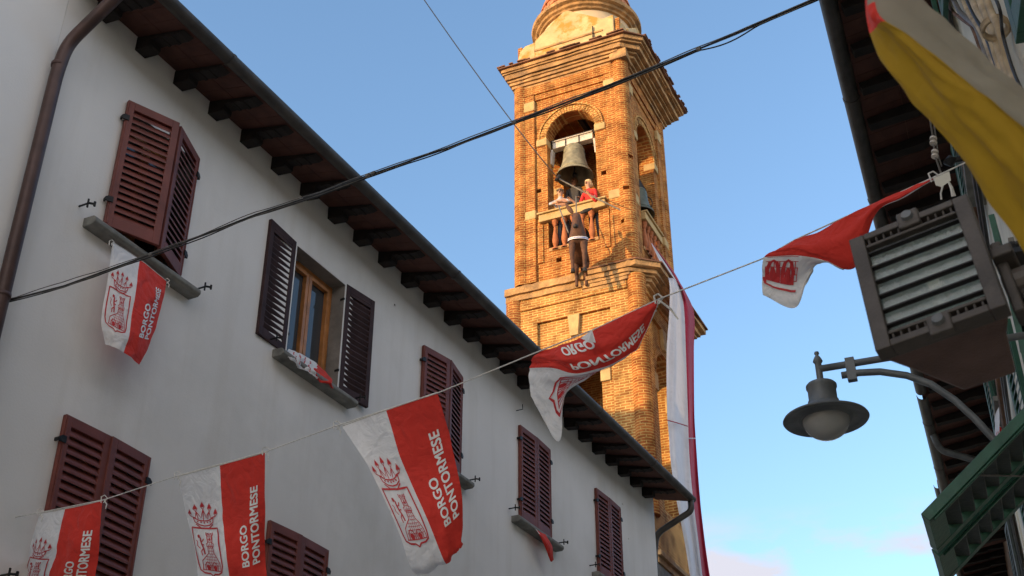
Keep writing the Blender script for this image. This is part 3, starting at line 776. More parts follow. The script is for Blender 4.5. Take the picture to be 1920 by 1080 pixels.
# --- bells
def bell(name, label, L, zmouth, R, H, m, tilt=0):
    P = TCEN + TA * L[0] + TB * L[1] + Vector((0, 0, zmouth))
    r = thing(name, label, 'bell', P, radians(-24.8 + tilt), 'bells in the tower')
    pr = [(1.0, 0), (.985, .03), (.90, .10), (.78, .22), (.68, .38), (.61, .55), (.565, .75), (.54, .88), (.48, .96), (.30, 1.0), (.0, 1.02)]
    inn = [(.0, .93), (.42, .90), (.50, .7), (.55, .5), (.64, .3), (.80, .1), (.93, .01), (1.0, 0)]
    MB().lathe([(R * a, H * b) for a, b in pr], n=40).lathe([(R * a * .985, H * b + .001) for a, b in inn], n=40).build('bell_body', m, r, smooth=True)
    rb_ = MB()
    for zz, rr in ((.10, .905), (.13, .875), (.72, .575), (.85, .55)):
        rb_.lathe([(R * (rr - .01), H * zz), (R * (rr + .015), H * (zz + .012)), (R * (rr - .02), H * (zz + .03))], n=40)
    rb_.build('bell_bands', m, r, smooth=True)
    MB().tube([(0, 0, H * .9), (0, 0, H * .05)], .022, 8).lathe([(0, -.08), (.06, -.04), (.07, 0), (.05, .06), (0, .09)], c=(0, 0, H * .06), n=12).build('clapper', M_IRON, r, smooth=True)
    return r, P, R, H
b1, PB, RB, HB = bell('tower_bell', 'large pale bronze bell under a white steel headstock in the front arch', (-0.04, -1.28), Z(20.05), .52, 1.02, M_BRONZE)
hs = MB().box(-.60, .60, -.10, .10, HB + .05, HB + .26).box(-.60, .60, -.14, .14, HB + .26, HB + .29)
for sx in (-1, 1):
    hs.prism([(sx * .60, HB + .05), (sx * .66, HB + .05), (sx * .72, HB - .45), (sx * .64, HB - .45)], -.09, .09)
hs.build('headstock', M_BEAM, b1, bevel=.01)
sb = MB()
for i in range(12): sb.box(-.5 + i * .085, -.48 + i * .085, -.02, .02, HB + .29, HB + .36)
for sx in (-1, 1): sb.tube([(sx * .2, -.11, HB - .02), (sx * .2, -.11, HB + .27)], .015, 6)
sb.tube([(-.70, 0, HB - .0), (-.70, 0, HB - .55)], .03, 6).tube([(.68, 0, HB + .1), (.72, 0, HB - .3)], .03, 6)
sb.build('ironwork', M_IRON, b1)
b2, _, _, _ = bell('tower_bell', 'dark green bronze bell in the shaded side arch of the tower', (1.30, 0.10), Z(19.25), .42, .85, M_BRONZEDK, 90)
MB().box(-.55, .55, -.09, .09, .88, 1.05).box(-.5, -.42, -.04, .04, .3, .9).box(.42, .5, -.04, .04, .3, .9).build('headstock', M_WOODDK, b2, bevel=.01)
wh = MB(); wh.tube([(.34 + .0 * i, .28 * cos(2 * pi * i / 20), .55 + .28 * sin(2 * pi * i / 20)) for i in range(21)], .015, 6)
for i in range(4): wh.tube([(.34, 0, .55), (.34, .27 * cos(pi * i / 2 + .4), .55 + .27 * sin(pi * i / 2 + .4))], .012, 6)
wh.build('bell_wheel', M_IRON, b2)
# steel frame that carries the bells
fr = MB().box(-1.2, 1.2, -1.34, -1.22, Z(21.3), Z(21.45)).box(1.22, 1.34, -1.2, 1.2, Z(20.35), Z(20.5)).box(-1.2, 1.2, -.06, .06, Z(22.1), Z(22.3)).box(-.06, .06, -1.2, 1.2, Z(22.3), Z(22.5))
fr.build('bell_frame', M_WOODDK, tower)

# ================================================================ people on the balcony and the donkey figure
def skin_body(name, joints, edges, m, root=None, sub=2, matrix=None):
    me = bpy.data.meshes.new(name); me.from_pydata([j[0] for j in joints], edges, []); 
    o = bpy.data.objects.new(name, me); COL.objects.link(o)
    sk = o.modifiers.new('skin', 'SKIN'); sk.use_smooth_shade = True
    for i, j in enumerate(joints):
        sv = me.skin_vertices[0].data[i]; r = j[1]; sv.radius = (r, r) if isinstance(r, (int, float)) else r
        sv.use_root = (i == 0)
    ss = o.modifiers.new('sub', 'SUBSURF'); ss.levels = sub; ss.render_levels = sub
    bpy.context.view_layer.update()
    me2 = bpy.data.meshes.new_from_object(o.evaluated_get(bpy.context.evaluated_depsgraph_get()))
    o.modifiers.clear(); o.data = me2
    me2.materials.clear(); me2.materials.append(m)
    for p in me2.polygons: p.use_smooth = True; p.material_index = 0
    if matrix is not None: me2.transform(matrix)
    if root: o.parent = root
    return o
for m_ in [0]:
    tmp = bpy.data.meshes.new('t')
def ensure_skin(me):
    if not me.skin_vertices: pass
def skin_obj(name, joints, edges, m, root, sub=2, mats=None, matfn=None):
    bm = bmesh.new(); lay = bm.verts.layers.skin.verify()
    vs = []
    for i, (co, r) in enumerate(joints):
        v = bm.verts.new(co); v[lay].radius = (r, r) if isinstance(r, (int, float)) else r; v[lay].use_root = (i == 0); vs.append(v)
    for a, b in edges: bm.edges.new((vs[a], vs[b]))
    me = bpy.data.meshes.new(name); bm.to_mesh(me); bm.free()
    o = bpy.data.objects.new(name, me); COL.objects.link(o)
    sk = o.modifiers.new('skin', 'SKIN'); sk.use_smooth_shade = True
    ss = o.modifiers.new('sub', 'SUBSURF'); ss.levels = sub; ss.render_levels = sub
    bpy.context.view_layer.update()
    me2 = bpy.data.meshes.new_from_object(o.evaluated_get(bpy.context.evaluated_depsgraph_get()))
    o.modifiers.clear(); o.data = me2
    me2.materials.clear()
    for mm in (mats or [m]): me2.materials.append(mm)
    for p in me2.polygons:
        p.use_smooth = True; p.material_index = matfn(p.center) if matfn else 0
    if root: o.parent = root
    return o
def hand(root_name, W, F, side, m, parent, curl=0.5):
    # five short fingers rooted in a palm; W wrist, F unit forward (toward fingertips)
    W = Vector(W); F = Vector(F).normalized(); sidev = F.cross(Vector((0, 0, 1))).normalized(); dn = Vector((0, 0, -1))
    J = [(W, .026), (W + F * .045, (.034, .02)), (W + F * .08, (.038, .018))]; E = [(0, 1), (1, 2)]
    for i, (off, ln) in enumerate(((-.030, .066), (-.010, .078), (.010, .073), (.030, .058))):
        b = W + F * .088 + sidev * off; m1 = b + F * ln * .5; t = m1 + (F * (1 - curl) + dn * curl).normalized() * ln * .5
        n = len(J); J += [(b, .010), (m1, .009), (t, .0075)]; E += [(2, n), (n, n + 1), (n + 1, n + 2)]
    n = len(J); tb = W + F * .035 - sidev * side * .035
    J += [(tb, .013), (tb + (F * .7 - sidev * side * .7) * .035, .011), (tb + (F * .9 - sidev * side * .4) * .065, .009)]
    E += [(1, n), (n, n + 1), (n + 1, n + 2)]
    return J, E
def person(label, px, o, zhead, face, shirt, hair, arms, lean=0.2, bald=False, glasses=False, longhair=False, up=0.0):
    P = ontower(px[0], px[1], o); L = tloc(P); fl = Z(17.6 + up)
    base = TCEN + TA * L.x + TB * L.y + Vector((0, 0, fl))
    r = thing('person', label, 'person', base, radians(-24.8) + face)
    H = zhead - fl           # head centre height above floor; local -y is forward (toward street)
    k = H / 1.56
    J = [((0, .10, .92 * k), (.15, .12)), ((0, .06 - lean * .3, 1.12 * k), (.14, .11)), ((0, .02 - lean * .7, 1.32 * k), (.17, .115)), ((0, 0 - lean, 1.42 * k), (.07, .065)), ((0, -.01 - lean, 1.47 * k), .05),
         ((0, -.01 - lean, 1.53 * k), (.070, .082)), ((0, -.012 - lean, 1.60 * k), (.076, .092)), ((0, -.0 - lean, 1.66 * k), (.055, .07))]
    E = [(0, 1), (1, 2), (2, 3), (3, 4), (4, 5), (5, 6), (6, 7)]
    for sx in (-1, 1):
        n = len(J)
        J += [((sx * .10, .10, .85 * k), .085), ((sx * .11, .08, .47 * k), .06), ((sx * .11, .12, .10 * k), .042), ((sx * .11, .0, .04), (.04, .03))]
        E += [(0, n), (n, n + 1), (n + 1, n + 2), (n + 2, n + 3)]
    hands = []
    for sx, (el, wr) in zip((-1, 1), arms):
        n = len(J)
        J += [((sx * .19, .0 - lean * .75, 1.35 * k), .058), (el, .042), (wr, .028)]
        E += [(2, n), (n, n + 1), (n + 1, n + 2)]
        d = (Vector(wr) - Vector(el)).normalized()
        hj, he = hand('', Vector(wr) + d * .01, d, sx, None, None)
        m0 = len(J); J += [(tuple(c), rr) for c, rr in hj[1:]]
        E += [(n + 2, m0)] + [(a + m0 - 1, b + m0 - 1) for a, b in he[1:]]
    def mf(c):
        if c.z > 1.44 * k: return 0
        for (el, wr) in arms:
            if (c - Vector(wr)).length < .19 and (c - Vector(wr)).length < (c - Vector(el)).length: return 0
        if c.z < .9 * k: return 2
        return 1
    b = skin_obj('body', J, E, None, r, 2, [M_SKIN, shirt, M_TROU], mf)
    hc = Vector((0, -.012 - lean, 1.60 * k))
    # face: nose, mouth, eyes, ears
    fm = MB()
    fm.prism([(-.014, -.035), (.014, -.035), (.006, .012), (-.006, .012)], -.115, -.085, M=Matrix.Translation(hc))
    fm.lathe([(0, -.02), (.012, -.012), (.012, .012), (0, .02)], n=8, M=Matrix.Translation(hc + Vector((.085, 0, -.01)))).lathe([(0, -.02), (.012, -.012), (.012, .012), (0, .02)], n=8, M=Matrix.Translation(hc + Vector((-.085, 0, -.01))))
    fm.build('nose_and_ears', M_SKIN, b, smooth=True)
    em = MB()
    for sx in (-1, 1):
        w_ = .027 if glasses else .012
        em.box(sx * .032 - w_, sx * .032 + w_, -.108, -.09, -.004 if glasses else .0, .03 if glasses else .012, M=Matrix.Translation(hc))
    if glasses: em.box(-.085, .085, -.10, -.092, .018, .026, M=Matrix.Translation(hc)).box(.08, .09, -.10, .0, .016, .024, M=Matrix.Translation(hc)).box(-.09, -.08, -.10, .0, .016, .024, M=Matrix.Translation(hc))
    em.box(-.022, .022, -.097, -.085, -.058, -.050, M=Matrix.Translation(hc))
    em.build('sunglasses' if glasses else 'eyes_and_mouth', M_BLACK, b)
    hm = MB()
    prof = []
    for i in range(7):
        a = pi / 2 * (1 - i / 6)
        prof.append((.098 * cos(a), .112 * sin(a)))
    if longhair: prof += [(.108, -.06), (.105, -.11), (.08, -.14)]
    elif not bald: prof += [(.1, -.03), (.09, -.06)]
    M2 = Matrix.Translation(hc + Vector((0, .03, .03))) @ Matrix.Rotation(radians(30 if not longhair else 34), 4, 'X')
    hm.lathe(prof[::-1], n=20, M=M2)
    ho = hm.build('hair', hair, b, smooth=True)
    for v in ho.data.vertices: v.co += noise.noise_vector(v.co * 18) * .01
    return r
rail_z = Z(18.83) - Z(17.6)
person('person in sunglasses and light grey shirt leaning on the balcony rail with folded forearms', (1054, 362), -.12, Z(19.24), radians(10), M_SHG, M_HAIRD,
       [((-.30, -.27, rail_z + .10), (-.08, -.36, rail_z + .06)), ((.30, -.27, rail_z + .10), (.10, -.34, rail_z + .06))], lean=.24, glasses=True)
person('fair-haired person in a red shirt holding the rope at the right of the balcony', (1109, 348), -.16, Z(19.38), radians(-12), M_SHR, M_HAIRB,
       [((-.26, -.22, 1.16), (-.36, -.42, 1.28)), ((.24, -.18, 1.12), (.14, -.36, rail_z + .07))], lean=.16, longhair=True)
person('grey-haired person in dark clothes standing under the bell between two others', (1077, 343), -.75, Z(20.1), 0, M_SHD, M_HAIRD,
       [((-.26, .02, 1.12), (-.2, -.22, 1.0)), ((.26, .02, 1.12), (.2, -.22, 1.0))], lean=.05, up=.85)
MB().box(-.75, .15, -1.1, -.5, Z(17.6), Z(18.44)).build('timber_step', M_WOODDK, tower)

# donkey figure: hangs on rods from the rope, front toward the street
DL = tloc(ontower(1084, 458, 1.0))
DP = TCEN + TA * DL.x + TB * DL.y + Vector((0, 0, Z(16.05)))
dk = thing('donkey_figure', 'brown donkey figure with a white and blue chest band hanging below the balcony', 'figure', DP, radians(-8))
J = [((0, -.02, 1.12), (.30, .26)), ((0, .22, .95), (.28, .27)), ((0, .55, .86), (.25, .26)), ((0, -.10, 1.32), (.20, .20)), ((0, -.18, 1.46), (.15, .16)), ((0, -.30, 1.54), (.14, .14)),
     ((0, -.44, 1.40), (.135, .125)), ((0, -.56, 1.14), (.10, .095)), ((0, -.61, .98), (.088, .075)), ((0, .85, .86), (.2, .2)), ((0, .98, .76), .045), ((.01, 1.02, .5), .03)]
E = [(0, 1), (1, 2), (0, 3), (3, 4), (4, 5), (5, 6), (6, 7), (7, 8), (2, 9), (9, 10), (10, 11)]
for sx in (-1, 1):
    n = len(J)
    J += [((sx * .17, -.06, .84), .125), ((sx * .18, -.10, .50), .078), ((sx * .17, -.05, .16), .052), ((sx * .17, -.07, .05), .062)]
    E += [(0, n), (n, n + 1), (n + 1, n + 2), (n + 2, n + 3)]
    n = len(J)
    J += [((sx * .14, .78, .68), .13), ((sx * .14, .70, .54), .10), ((sx * .14, .86, .38), .06), ((sx * .14, .82, .14), .045), ((sx * .14, .79, .04), .055)]
    E += [(9, n), (n, n + 1), (n + 1, n + 2), (n + 2, n + 3), (n + 3, n + 4)]
J = [((c[0] * .86, c[1] * .9, c[2]), tuple(q * .84 for q in (r if isinstance(r, tuple) else (r, r)))) for c, r in J]
dbody = skin_obj('body', J, E, M_DONK, dk, 2)
for sx in (-1, 1):
    e = MB().lathe([(0, 0), (.035, .04), (.05, .13), (.035, .22), (0.004, .30)], n=10, M=Matrix.Translation((sx * .08, -.25, 1.60)) @ Matrix.Rotation(radians(68 if sx > 0 else -30), 4, 'Y') @ Matrix.Diagonal((1.3, .6, 1.25, 1)))
    e.build('ear', M_BLACK if sx > 0 else M_DONK, dk, smooth=True)
    MB().lathe([(0, -.018), (.016, 0), (0, .018)], n=8, M=Matrix.Translation((sx * .10, -.47, 1.40)) @ Matrix.Scale(1.4, 4)).build('eye', M_BLACK, dk, smooth=True)
    MB().lathe([(.066, 0), (.055, .1)], n=12, M=Matrix.Translation((sx * .146, -.063, -.01)) @ Matrix.Diagonal((.85, .85, 1, 1)), caps=True).build('hoof', M_BLACK, dk)
MB().lathe([(0, 0), (.045, .01), (.05, .05), (.0, .1)], n=10, M=Matrix.Translation((0, -.60, .93)) @ Matrix.Rotation(radians(20), 4, 'X') @ Matrix.Scale(1.3, 4)).build('muzzle', M_BLACK, dk, smooth=True)
bd = MB()
for i in range(25):
    pass
def band(z0, z1, r, mi):
    n = 36; vs = []
    for i in range(n):
        a = 2 * pi * i / n
        for zz in (z0, z1): vs.append((r * cos(a), .02 + r * .95 * sin(a), zz + .12 * sin(a) * (1 if sin(a) > 0 else .6)))
    bd.add(vs, [(2 * i, 2 * ((i + 1) % n), 2 * ((i + 1) % n) + 1, 2 * i + 1) for i in range(n)], mi)
band(.99, 1.015, .258, 0); band(.965, .99, .262, 1); band(.945, .965, .264, 0)
bd.build('chest_band', [M_PRINTW, M_BLUE], dk, smooth=True)
rods = MB()
Pw = [ontower(1047, 385, .95), ontower(1066, 437, .98), ontower(1080, 368, .95), ontower(1081, 440, 1.0)]
rods.tube([Pw[0], Pw[1]], .018, 6).tube([Pw[2], Pw[3]], .018, 6)
wpart(rods, 'hanging_rods', M_CABLEG, dk)
# ropes of the donkey
rp = thing('flight_rope', 'long thin steel rope running down across the sky to the tower balcony', 'rope', ontower(1046, 334, .35))
def curve_pts(p0, p1, sag, n=24):
    return [p0.lerp(p1, i / n) + Vector((0, 0, -4 * sag * (i / n) * (1 - i / n))) for i in range(n + 1)]
a_ = ontower(1046, 334, .35)
wpart(MB().tube(curve_pts(a_, at(790, -8, 17.0), .12), [.017 - .009 * i / 24 for i in range(25)], 6), 'long_rope', M_ROPE, rp)
wpart(MB().tube(curve_pts(a_, ontower(1168, 396, .02), .02), .022, 6), 'anchor_rope', M_CABLEG, rp)
wpart(MB().tube([a_ + Vector((-.05, 0, -.08)), a_ + Vector((.05, 0, .08))], .05, 10), 'pulley', M_IRON, rp)

# ================================================================ flags
def lagr(us, P, u):
    r = Vector((0, 0, 0))
    for i in range(len(us)):
        w_ = 1.0
        for j in range(len(us)):
            if i != j: w_ *= (u - us[j]) / (us[i] - us[j])
        r += P[i] * w_
    return r
def catm(ts, P, t):
    n = len(ts)
    i = 0
    while i < n - 2 and t > ts[i + 1]: i += 1
    def tan_(k):
        if k == 0: return (P[1] - P[0]) / (ts[1] - ts[0])
        if k == n - 1: return (P[-1] - P[-2]) / (ts[-1] - ts[-2])
        return (P[k + 1] - P[k - 1]) / (ts[k + 1] - ts[k - 1])
    h = ts[i + 1] - ts[i]; s = (t - ts[i]) / h
    return P[i] * (2 * s**3 - 3 * s**2 + 1) + tan_(i) * h * (s**3 - 2 * s**2 + s) + P[i + 1] * (-2 * s**3 + 3 * s**2) + tan_(i + 1) * h * (s**3 - s**2)
class Surf:
    def __init__(s, us, vs, net, wr=0.012, seed=0, wfreq=5.0):
        s.us, s.vs, s.net, s.wr, s.seed, s.wf = us, vs, net, wr, seed, wfreq
    def base(s, u, v): return lagr(s.us, [catm(s.vs, [row[j] for row in s.net], v) for j in range(len(s.us))], u) if len(s.us) <= 3 else catm(s.us, [catm(s.vs, [row[j] for row in s.net], v) for j in range(len(s.us))], u)
    def at(s, u, v, off=0.0):
        e = .01; p = s.base(u, v)
        du = s.base(min(1, u + e), v) - s.base(max(0, u - e), v); dv = s.base(u, min(1, v + e)) - s.base(u, max(0, v - e))
        n = du.cross(dv)
        n = n.normalized() if n.length > 1e-9 else Vector((0, -1, 0))
        if n.dot(p - CAM) > 0: n = -n          # front side faces the street / viewer
        q = Vector((u * s.wf * .8 + s.seed, v * s.wf * .55, s.seed * 1.7))
        w_ = noise.noise(q) + .55 * noise.noise(q * 2.3) + .25 * noise.noise(q * 5.1)
        w_ += .5 * sin(u * 17 + v * 4 + s.seed) * v * .6
        return p + n * (s.wr * w_ * min(1, .25 + 2.2 * v) + off)
def textpolys(txt, size, bold=0.012):
    cu = bpy.data.curves.new('txt', 'FONT'); cu.body = txt; cu.size = size; cu.offset = bold * size; cu.resolution_u = 3
    o = bpy.data.objects.new('txt', cu); COL.objects.link(o); bpy.context.view_layer.update()
    me = bpy.data.meshes.new_from_object(o.evaluated_get(bpy.context.evaluated_depsgraph_get()))
    bm = bmesh.new(); bm.from_mesh(me)
    for _ in range(2):
        lg = [e for e in bm.edges if e.calc_length() > size * .22]
        if lg: bmesh.ops.subdivide_edges(bm, edges=lg, cuts=1)
    bmesh.ops.triangulate(bm, faces=bm.faces)
    vs = [v.co.copy() for v in bm.verts]; fs = [[v.index for v in f.verts] for f in bm.faces]
    bm.free(); bpy.data.objects.remove(o)
    x0 = min(v.x for v in vs); x1 = max(v.x for v in vs); y0 = min(v.y for v in vs); y1 = max(v.y for v in vs)
    return [((v.x - x0) / (x1 - x0), (v.y - y0) / (y1 - y0)) for v in vs], fs
TXT = {t: textpolys(t, 1.0, 0) for t in ('BORGO', 'PONTORMESE', 'ORGO')}
SPLIT = .47
def strip(mb, S, pts, wd, off, closed=False, fill=False):
    # polyline on the cloth, pts in (u,v); widths in u units, aspect-corrected
    A = 1.5
    if closed: pts = pts + [pts[0]]
    dense = [pts[0]]
    for a, b in zip(pts, pts[1:]):
        n = max(1, int(sqrt((a[0] - b[0])**2 + ((a[1] - b[1]) * A)**2) / .035))
        for i in range(1, n + 1): dense.append((a[0] + (b[0] - a[0]) * i / n, a[1] + (b[1] - a[1]) * i / n))
    vs = []
    for i, p in enumerate(dense):
        q0, q1 = dense[max(0, i - 1)], dense[min(len(dense) - 1, i + 1)]
        dx, dy = q1[0] - q0[0], (q1[1] - q0[1]) * A; l = sqrt(dx * dx + dy * dy) or 1
        nx, ny = -dy / l * wd / 2, dx / l * wd / 2 / A
        vs += [S.at(p[0] + nx, p[1] + ny, off), S.at(p[0] - nx, p[1] - ny, off)]
    mb.add(vs, [(2 * i, 2 * i + 1, 2 * i + 3, 2 * i + 2) for i in range(len(dense) - 1)])
def blob(mb, S, c, ru, rv, off, n=10, pinch=0.0):
    vs = [S.at(*c, off)] + [S.at(c[0] + ru * cos(2 * pi * i / n), c[1] + rv * sin(2 * pi * i / n) * (1 + pinch * sin(2 * pi * i / n)), off) for i in range(n)]
    mb.add(vs, [(0, 1 + i, 1 + (i + 1) % n) for i in range(n)])
def crest(mb, S, off, W=.012):
    # crown: curved jewelled band with five drop-tipped points
    cu, cv = .225, .345
    def rp(x, y): return (cu + x * .155, cv + y * .10)
    strip(mb, S, [rp(-.75, .35), rp(-.4, .55), rp(0, .62), rp(.4, .55), rp(.75, .35)], W, off)
    strip(mb, S, [rp(-.82, .0), rp(-.4, .2), rp(0, .25), rp(.4, .2), rp(.82, .0)], W, off)
    strip(mb, S, [rp(-.82, 0), rp(-.75, .35)], W, off); strip(mb, S, [rp(.82, 0), rp(.75, .35)], W, off)
    strip(mb, S, [rp(-.72, .5), rp(-.3, .8), rp(.3, .8), rp(.72, .5)], W, off)
    for x in (-.5, -.25, 0, .25, .5): blob(mb, S, rp(x, .38 - abs(x) * .18), .010, .006, off)
    tips = [(-1.05, -.35), (-.55, -.75), (0, -.9), (.55, -.75), (1.05, -.35)]
    base = [(-.82, 0), (-.42, .12), (0, .2), (.42, .12), (.82, 0)]
    for i, (x, y) in enumerate(tips):
        blob(mb, S, rp(x, y), .017, .016, off, pinch=-.3)
        strip(mb, S, [rp(x - .14, y + .05), rp(x, y - .28), rp(x + .14, y + .05), rp(x, y + .28), rp(x - .14, y + .05)], W * .7, off)
        bx = base[i][0]
        strip(mb, S, [rp(bx * .9 - .04, base[i][1]), rp(x, y + .25)], W * .7, off)
        if i < 4:
            mxx = (base[i][0] + base[i + 1][0]) / 2; strip(mb, S, [rp(x * .95, y + .3), rp(mxx, .0 + .02), rp(tips[i + 1][0] * .95, tips[i + 1][1] + .3)], W * .7, off)
    # shield
    sh = [(.045, .425), (.40, .425), (.405, .60), (.40, .70), (.385, .745), (.33, .762), (.26, .765), (.225, .785), (.19, .765), (.12, .762), (.065, .745), (.048, .70), (.043, .6)]
    strip(mb, S, sh, W * 1.5, off, closed=True)
    # tower on its widening base, with masonry
    tx, ty = .27, .45
    strip(mb, S, [(.235, .455), (.235, .475), (.25, .475), (.25, .462), (.265, .462), (.265, .475), (.285, .475), (.285, .462), (.30, .462), (.30, .475), (.315, .475), (.315, .455)], W * .8, off)
    strip(mb, S, [(.245, .475), (.245, .535), (.225, .54), (.225, .56), (.325, .56), (.325, .54), (.305, .535), (.305, .475)], W * .8, off)
    strip(mb, S, [(.24, .56), (.23, .61), (.17, .64), (.12, .67), (.11, .735)], W * .8, off)
    strip(mb, S, [(.31, .56), (.32, .61), (.35, .64), (.37, .68), (.37, .735)], W * .8, off)
    for i in range(11):
        v = .485 + i * .0215
        if v < .54: a, b = .247, .303
        elif v < .62: a, b = .238, .315
        else: k = (v - .62) / .1; a, b = .2 - .08 * min(1, k), .335 + .035 * min(1, k)
        strip(mb, S, [(a, v), (b, v)], W * .4, off)
        u = a + (.012 if i % 2 else .024)
        while u < b - .004:
            strip(mb, S, [(u, v), (u, v + .0215)], W * .38, off); u += .026
    blob(mb, S, (.275, .505), .008, .014, off)
    for cx in (.185, .29):     # two red arches in the base
        strip(mb, S, [(cx - .04, .738), (cx - .04, .70), (cx - .02, .682), (cx, .676), (cx + .02, .682), (cx + .04, .70), (cx + .04, .738)], W * .8, off)
        blob(mb, S, (cx, .717), .026, .022, off, pinch=.2)
    strip(mb, S, [(.10, .738), (.375, .738)], W * .8, off)
    # small rampant beast
    strip(mb, S, [(.12, .50), (.135, .49), (.15, .50), (.145, .52), (.15, .55), (.165, .58), (.17, .62)], W * 1.6, off)
    strip(mb, S, [(.145, .53), (.18, .52), (.195, .505)], W, off); strip(mb, S, [(.15, .55), (.185, .55)], W, off)
    strip(mb, S, [(.155, .58), (.13, .60), (.135, .63)], W, off); strip(mb, S, [(.12, .58), (.095, .56), (.10, .53), (.085, .52)], W * .8, off)
    blob(mb, S, (.13, .488), .018, .012, off)
def flag(label, us, vs, net, seed, wr=.012, cols=44, rows=56, loc=None, back=False, words=True, crest_on=True, v_txt=.73, group='red and white flags hung across the street', nudge=0.0035, txts=(('BORGO', .765, .105, .30), ('PONTORMESE', .91, .098, .54)), ucols=None):
    S = Surf(us, vs, net, wr, seed)
    root = thing('flag', label, 'flag', loc or S.at(0, 0), 0, group)
    ug = [SPLIT * i / (cols // 2) for i in range(cols // 2)] + [SPLIT + (1 - SPLIT) * i / (cols // 2) for i in range(cols // 2 + 1)]
    n = len(ug); mb = MB(); vv = []
    for j in range(rows + 1):
        for u in ug: vv.append(S.at(u, j / rows))
    mb.v = vv
    for j in range(rows):
        for i in range(n - 1):
            mb.f.append((j * n + i, j * n + i + 1, (j + 1) * n + i + 1, (j + 1) * n + i)); mb.m.append(0 if ug[i] < SPLIT - 1e-6 else 1)
    wpart(mb, 'cloth', [M_WHITE, M_CRED], root, smooth=True, recalc=False)
    if words:
        for t, ub, cap, ln in txts:
            tm = MB()
            vs2, fs = TXT[t]
            for q_, (ddu, ddv) in enumerate(((0, 0), (.006, .0), (0, .0045), (.006, .0045))):
                tm.add([S.at(ub - cap * y + ddu, v_txt - ln * x + ddv, nudge + q_ * .0004) for x, y in vs2], fs)
            wpart(tm, 'lettering', M_PRINTW, root, recalc=False)
    if crest_on:
        cm = MB(); crest(cm, S, nudge)
        wpart(cm, 'crest', M_PRINTR, root, recalc=False)
    hm = MB().tube([S.at(i / 30, 0) for i in range(31)], .0035, 6)
    wpart(hm, 'hem', M_STRING, root, smooth=True)
    return root, S
def tie(root, P, tail=Vector((.02, 0, -.06)), m=M_STRING, r=.0035):
    m_ = MB()
    m_.tube([P + Vector((-.015, 0, -.02)), P + Vector((-.02, 0, .02)), P + Vector((.0, 0, .03)), P + Vector((.02, 0, .01)), P + Vector((.0, 0, -.02))], r, 6)
    m_.tube([P, P + tail * .5 + Vector((.012, 0, 0)), P + tail], [r, r * 1.2, r * .8], 6)
    wpart(m_, 'tie', m, root)
invt = lambda x: 1 / (.120 + 4.8e-5 * x)
def A(x, y, d=0.0): return at(x, y, invt(x) + d)

f1, S1_ = flag('red and white flag hanging lowest at the left in front of a shuttered window', [0, SPLIT, 1], [0, .35, .7, 1],
     [[A(75, 962), A(123, 954), A(193, 938)], [A(57, 1030, .05), A(103, 1035, -.10), A(184, 1035)], [A(40, 1095, .10), A(86, 1100, -.05), A(172, 1110)], [A(30, 1170), A(72, 1185), A(160, 1190)]], 1.3, .022)
f2, S2_ = flag('red and white flag second from the left on the white string', [0, SPLIT, 1], [0, .33, .66, 1],
     [[A(333, 893), A(412, 872), A(497, 848)], [A(349, 965, .08), A(418, 965), A(497, 945, .05)], [A(366, 1045, .0), A(427, 1050, -.08), A(498, 1030, .1)], [A(382, 1128, -.05), A(440, 1135), A(499, 1115)]], 4.1, .016)
f3, S3_ = flag('red and white flag blown open in front of the white wall, bottom corner folded', [0, SPLIT, 1], [0, .3, .65, .92, 1],
     [[A(641, 799), A(724, 769), A(820, 736)], [A(692, 878, -.12), A(757, 872, -.02), A(846, 830, .05)], [A(742, 985, -.22), A(803, 978, -.12), A(866, 930, .05)], [A(770, 1066, -.2), A(831, 1048, -.1), A(868, 1008, .02)], [A(783, 1079, -.1), A(836, 1056, -.05), A(862, 1026)]], 7.7, .012)
f4, S4_ = flag('twisted red and white flag seen from its back, crossing in front of the tower', [0, .25, SPLIT, .8, 1], [0, .22, .45, .65, .82, 1],
     [[A(1229, 584, .10), A(1229, 582, .06), A(1230, 580, .02), A(1233, 570), A(1235, 562)],
      [A(1180, 622, .16), A(1192, 636, .10), A(1199, 645, .02), A(1186, 612, -.03), A(1176, 592)],
      [A(1122, 690, .08), A(1140, 684, .04), A(1158, 676, -.02), A(1128, 655, -.06), A(1104, 628)],
      [A(1060, 735, .0), A(1078, 715, .0), A(1086, 700, -.05), A(1066, 672, -.08), A(1050, 648)],
      [A(1045, 828, -.02), A(1022, 742, .0), A(1034, 690, -.05), A(1036, 672, -.05), A(1030, 655)],
      [A(1003, 757, .0), A(992, 722, .0), A(991, 690, .02), A(1000, 670, .0), A(1014, 660)]], 3.3, .022, back=True, v_txt=.66,
      txts=(('PONTORMESE', .70, .12, .52), ('ORGO', .93, .10, .2)))
mb4 = MB(); q4 = [A(1089, 634, -.12), A(1110, 618, -.10), A(1117, 642, -.13), A(1103, 640, -.16)]
mb4.add(q4 + [p_ + Vector((.0, .004, 0)) for p_ in q4], [(0, 1, 2, 3), (7, 6, 5, 4), (0, 4, 5, 1), (1, 5, 6, 2), (2, 6, 7, 3), (3, 7, 4, 0)])
wpart(mb4, 'folded_corner', M_WHITE, f4)
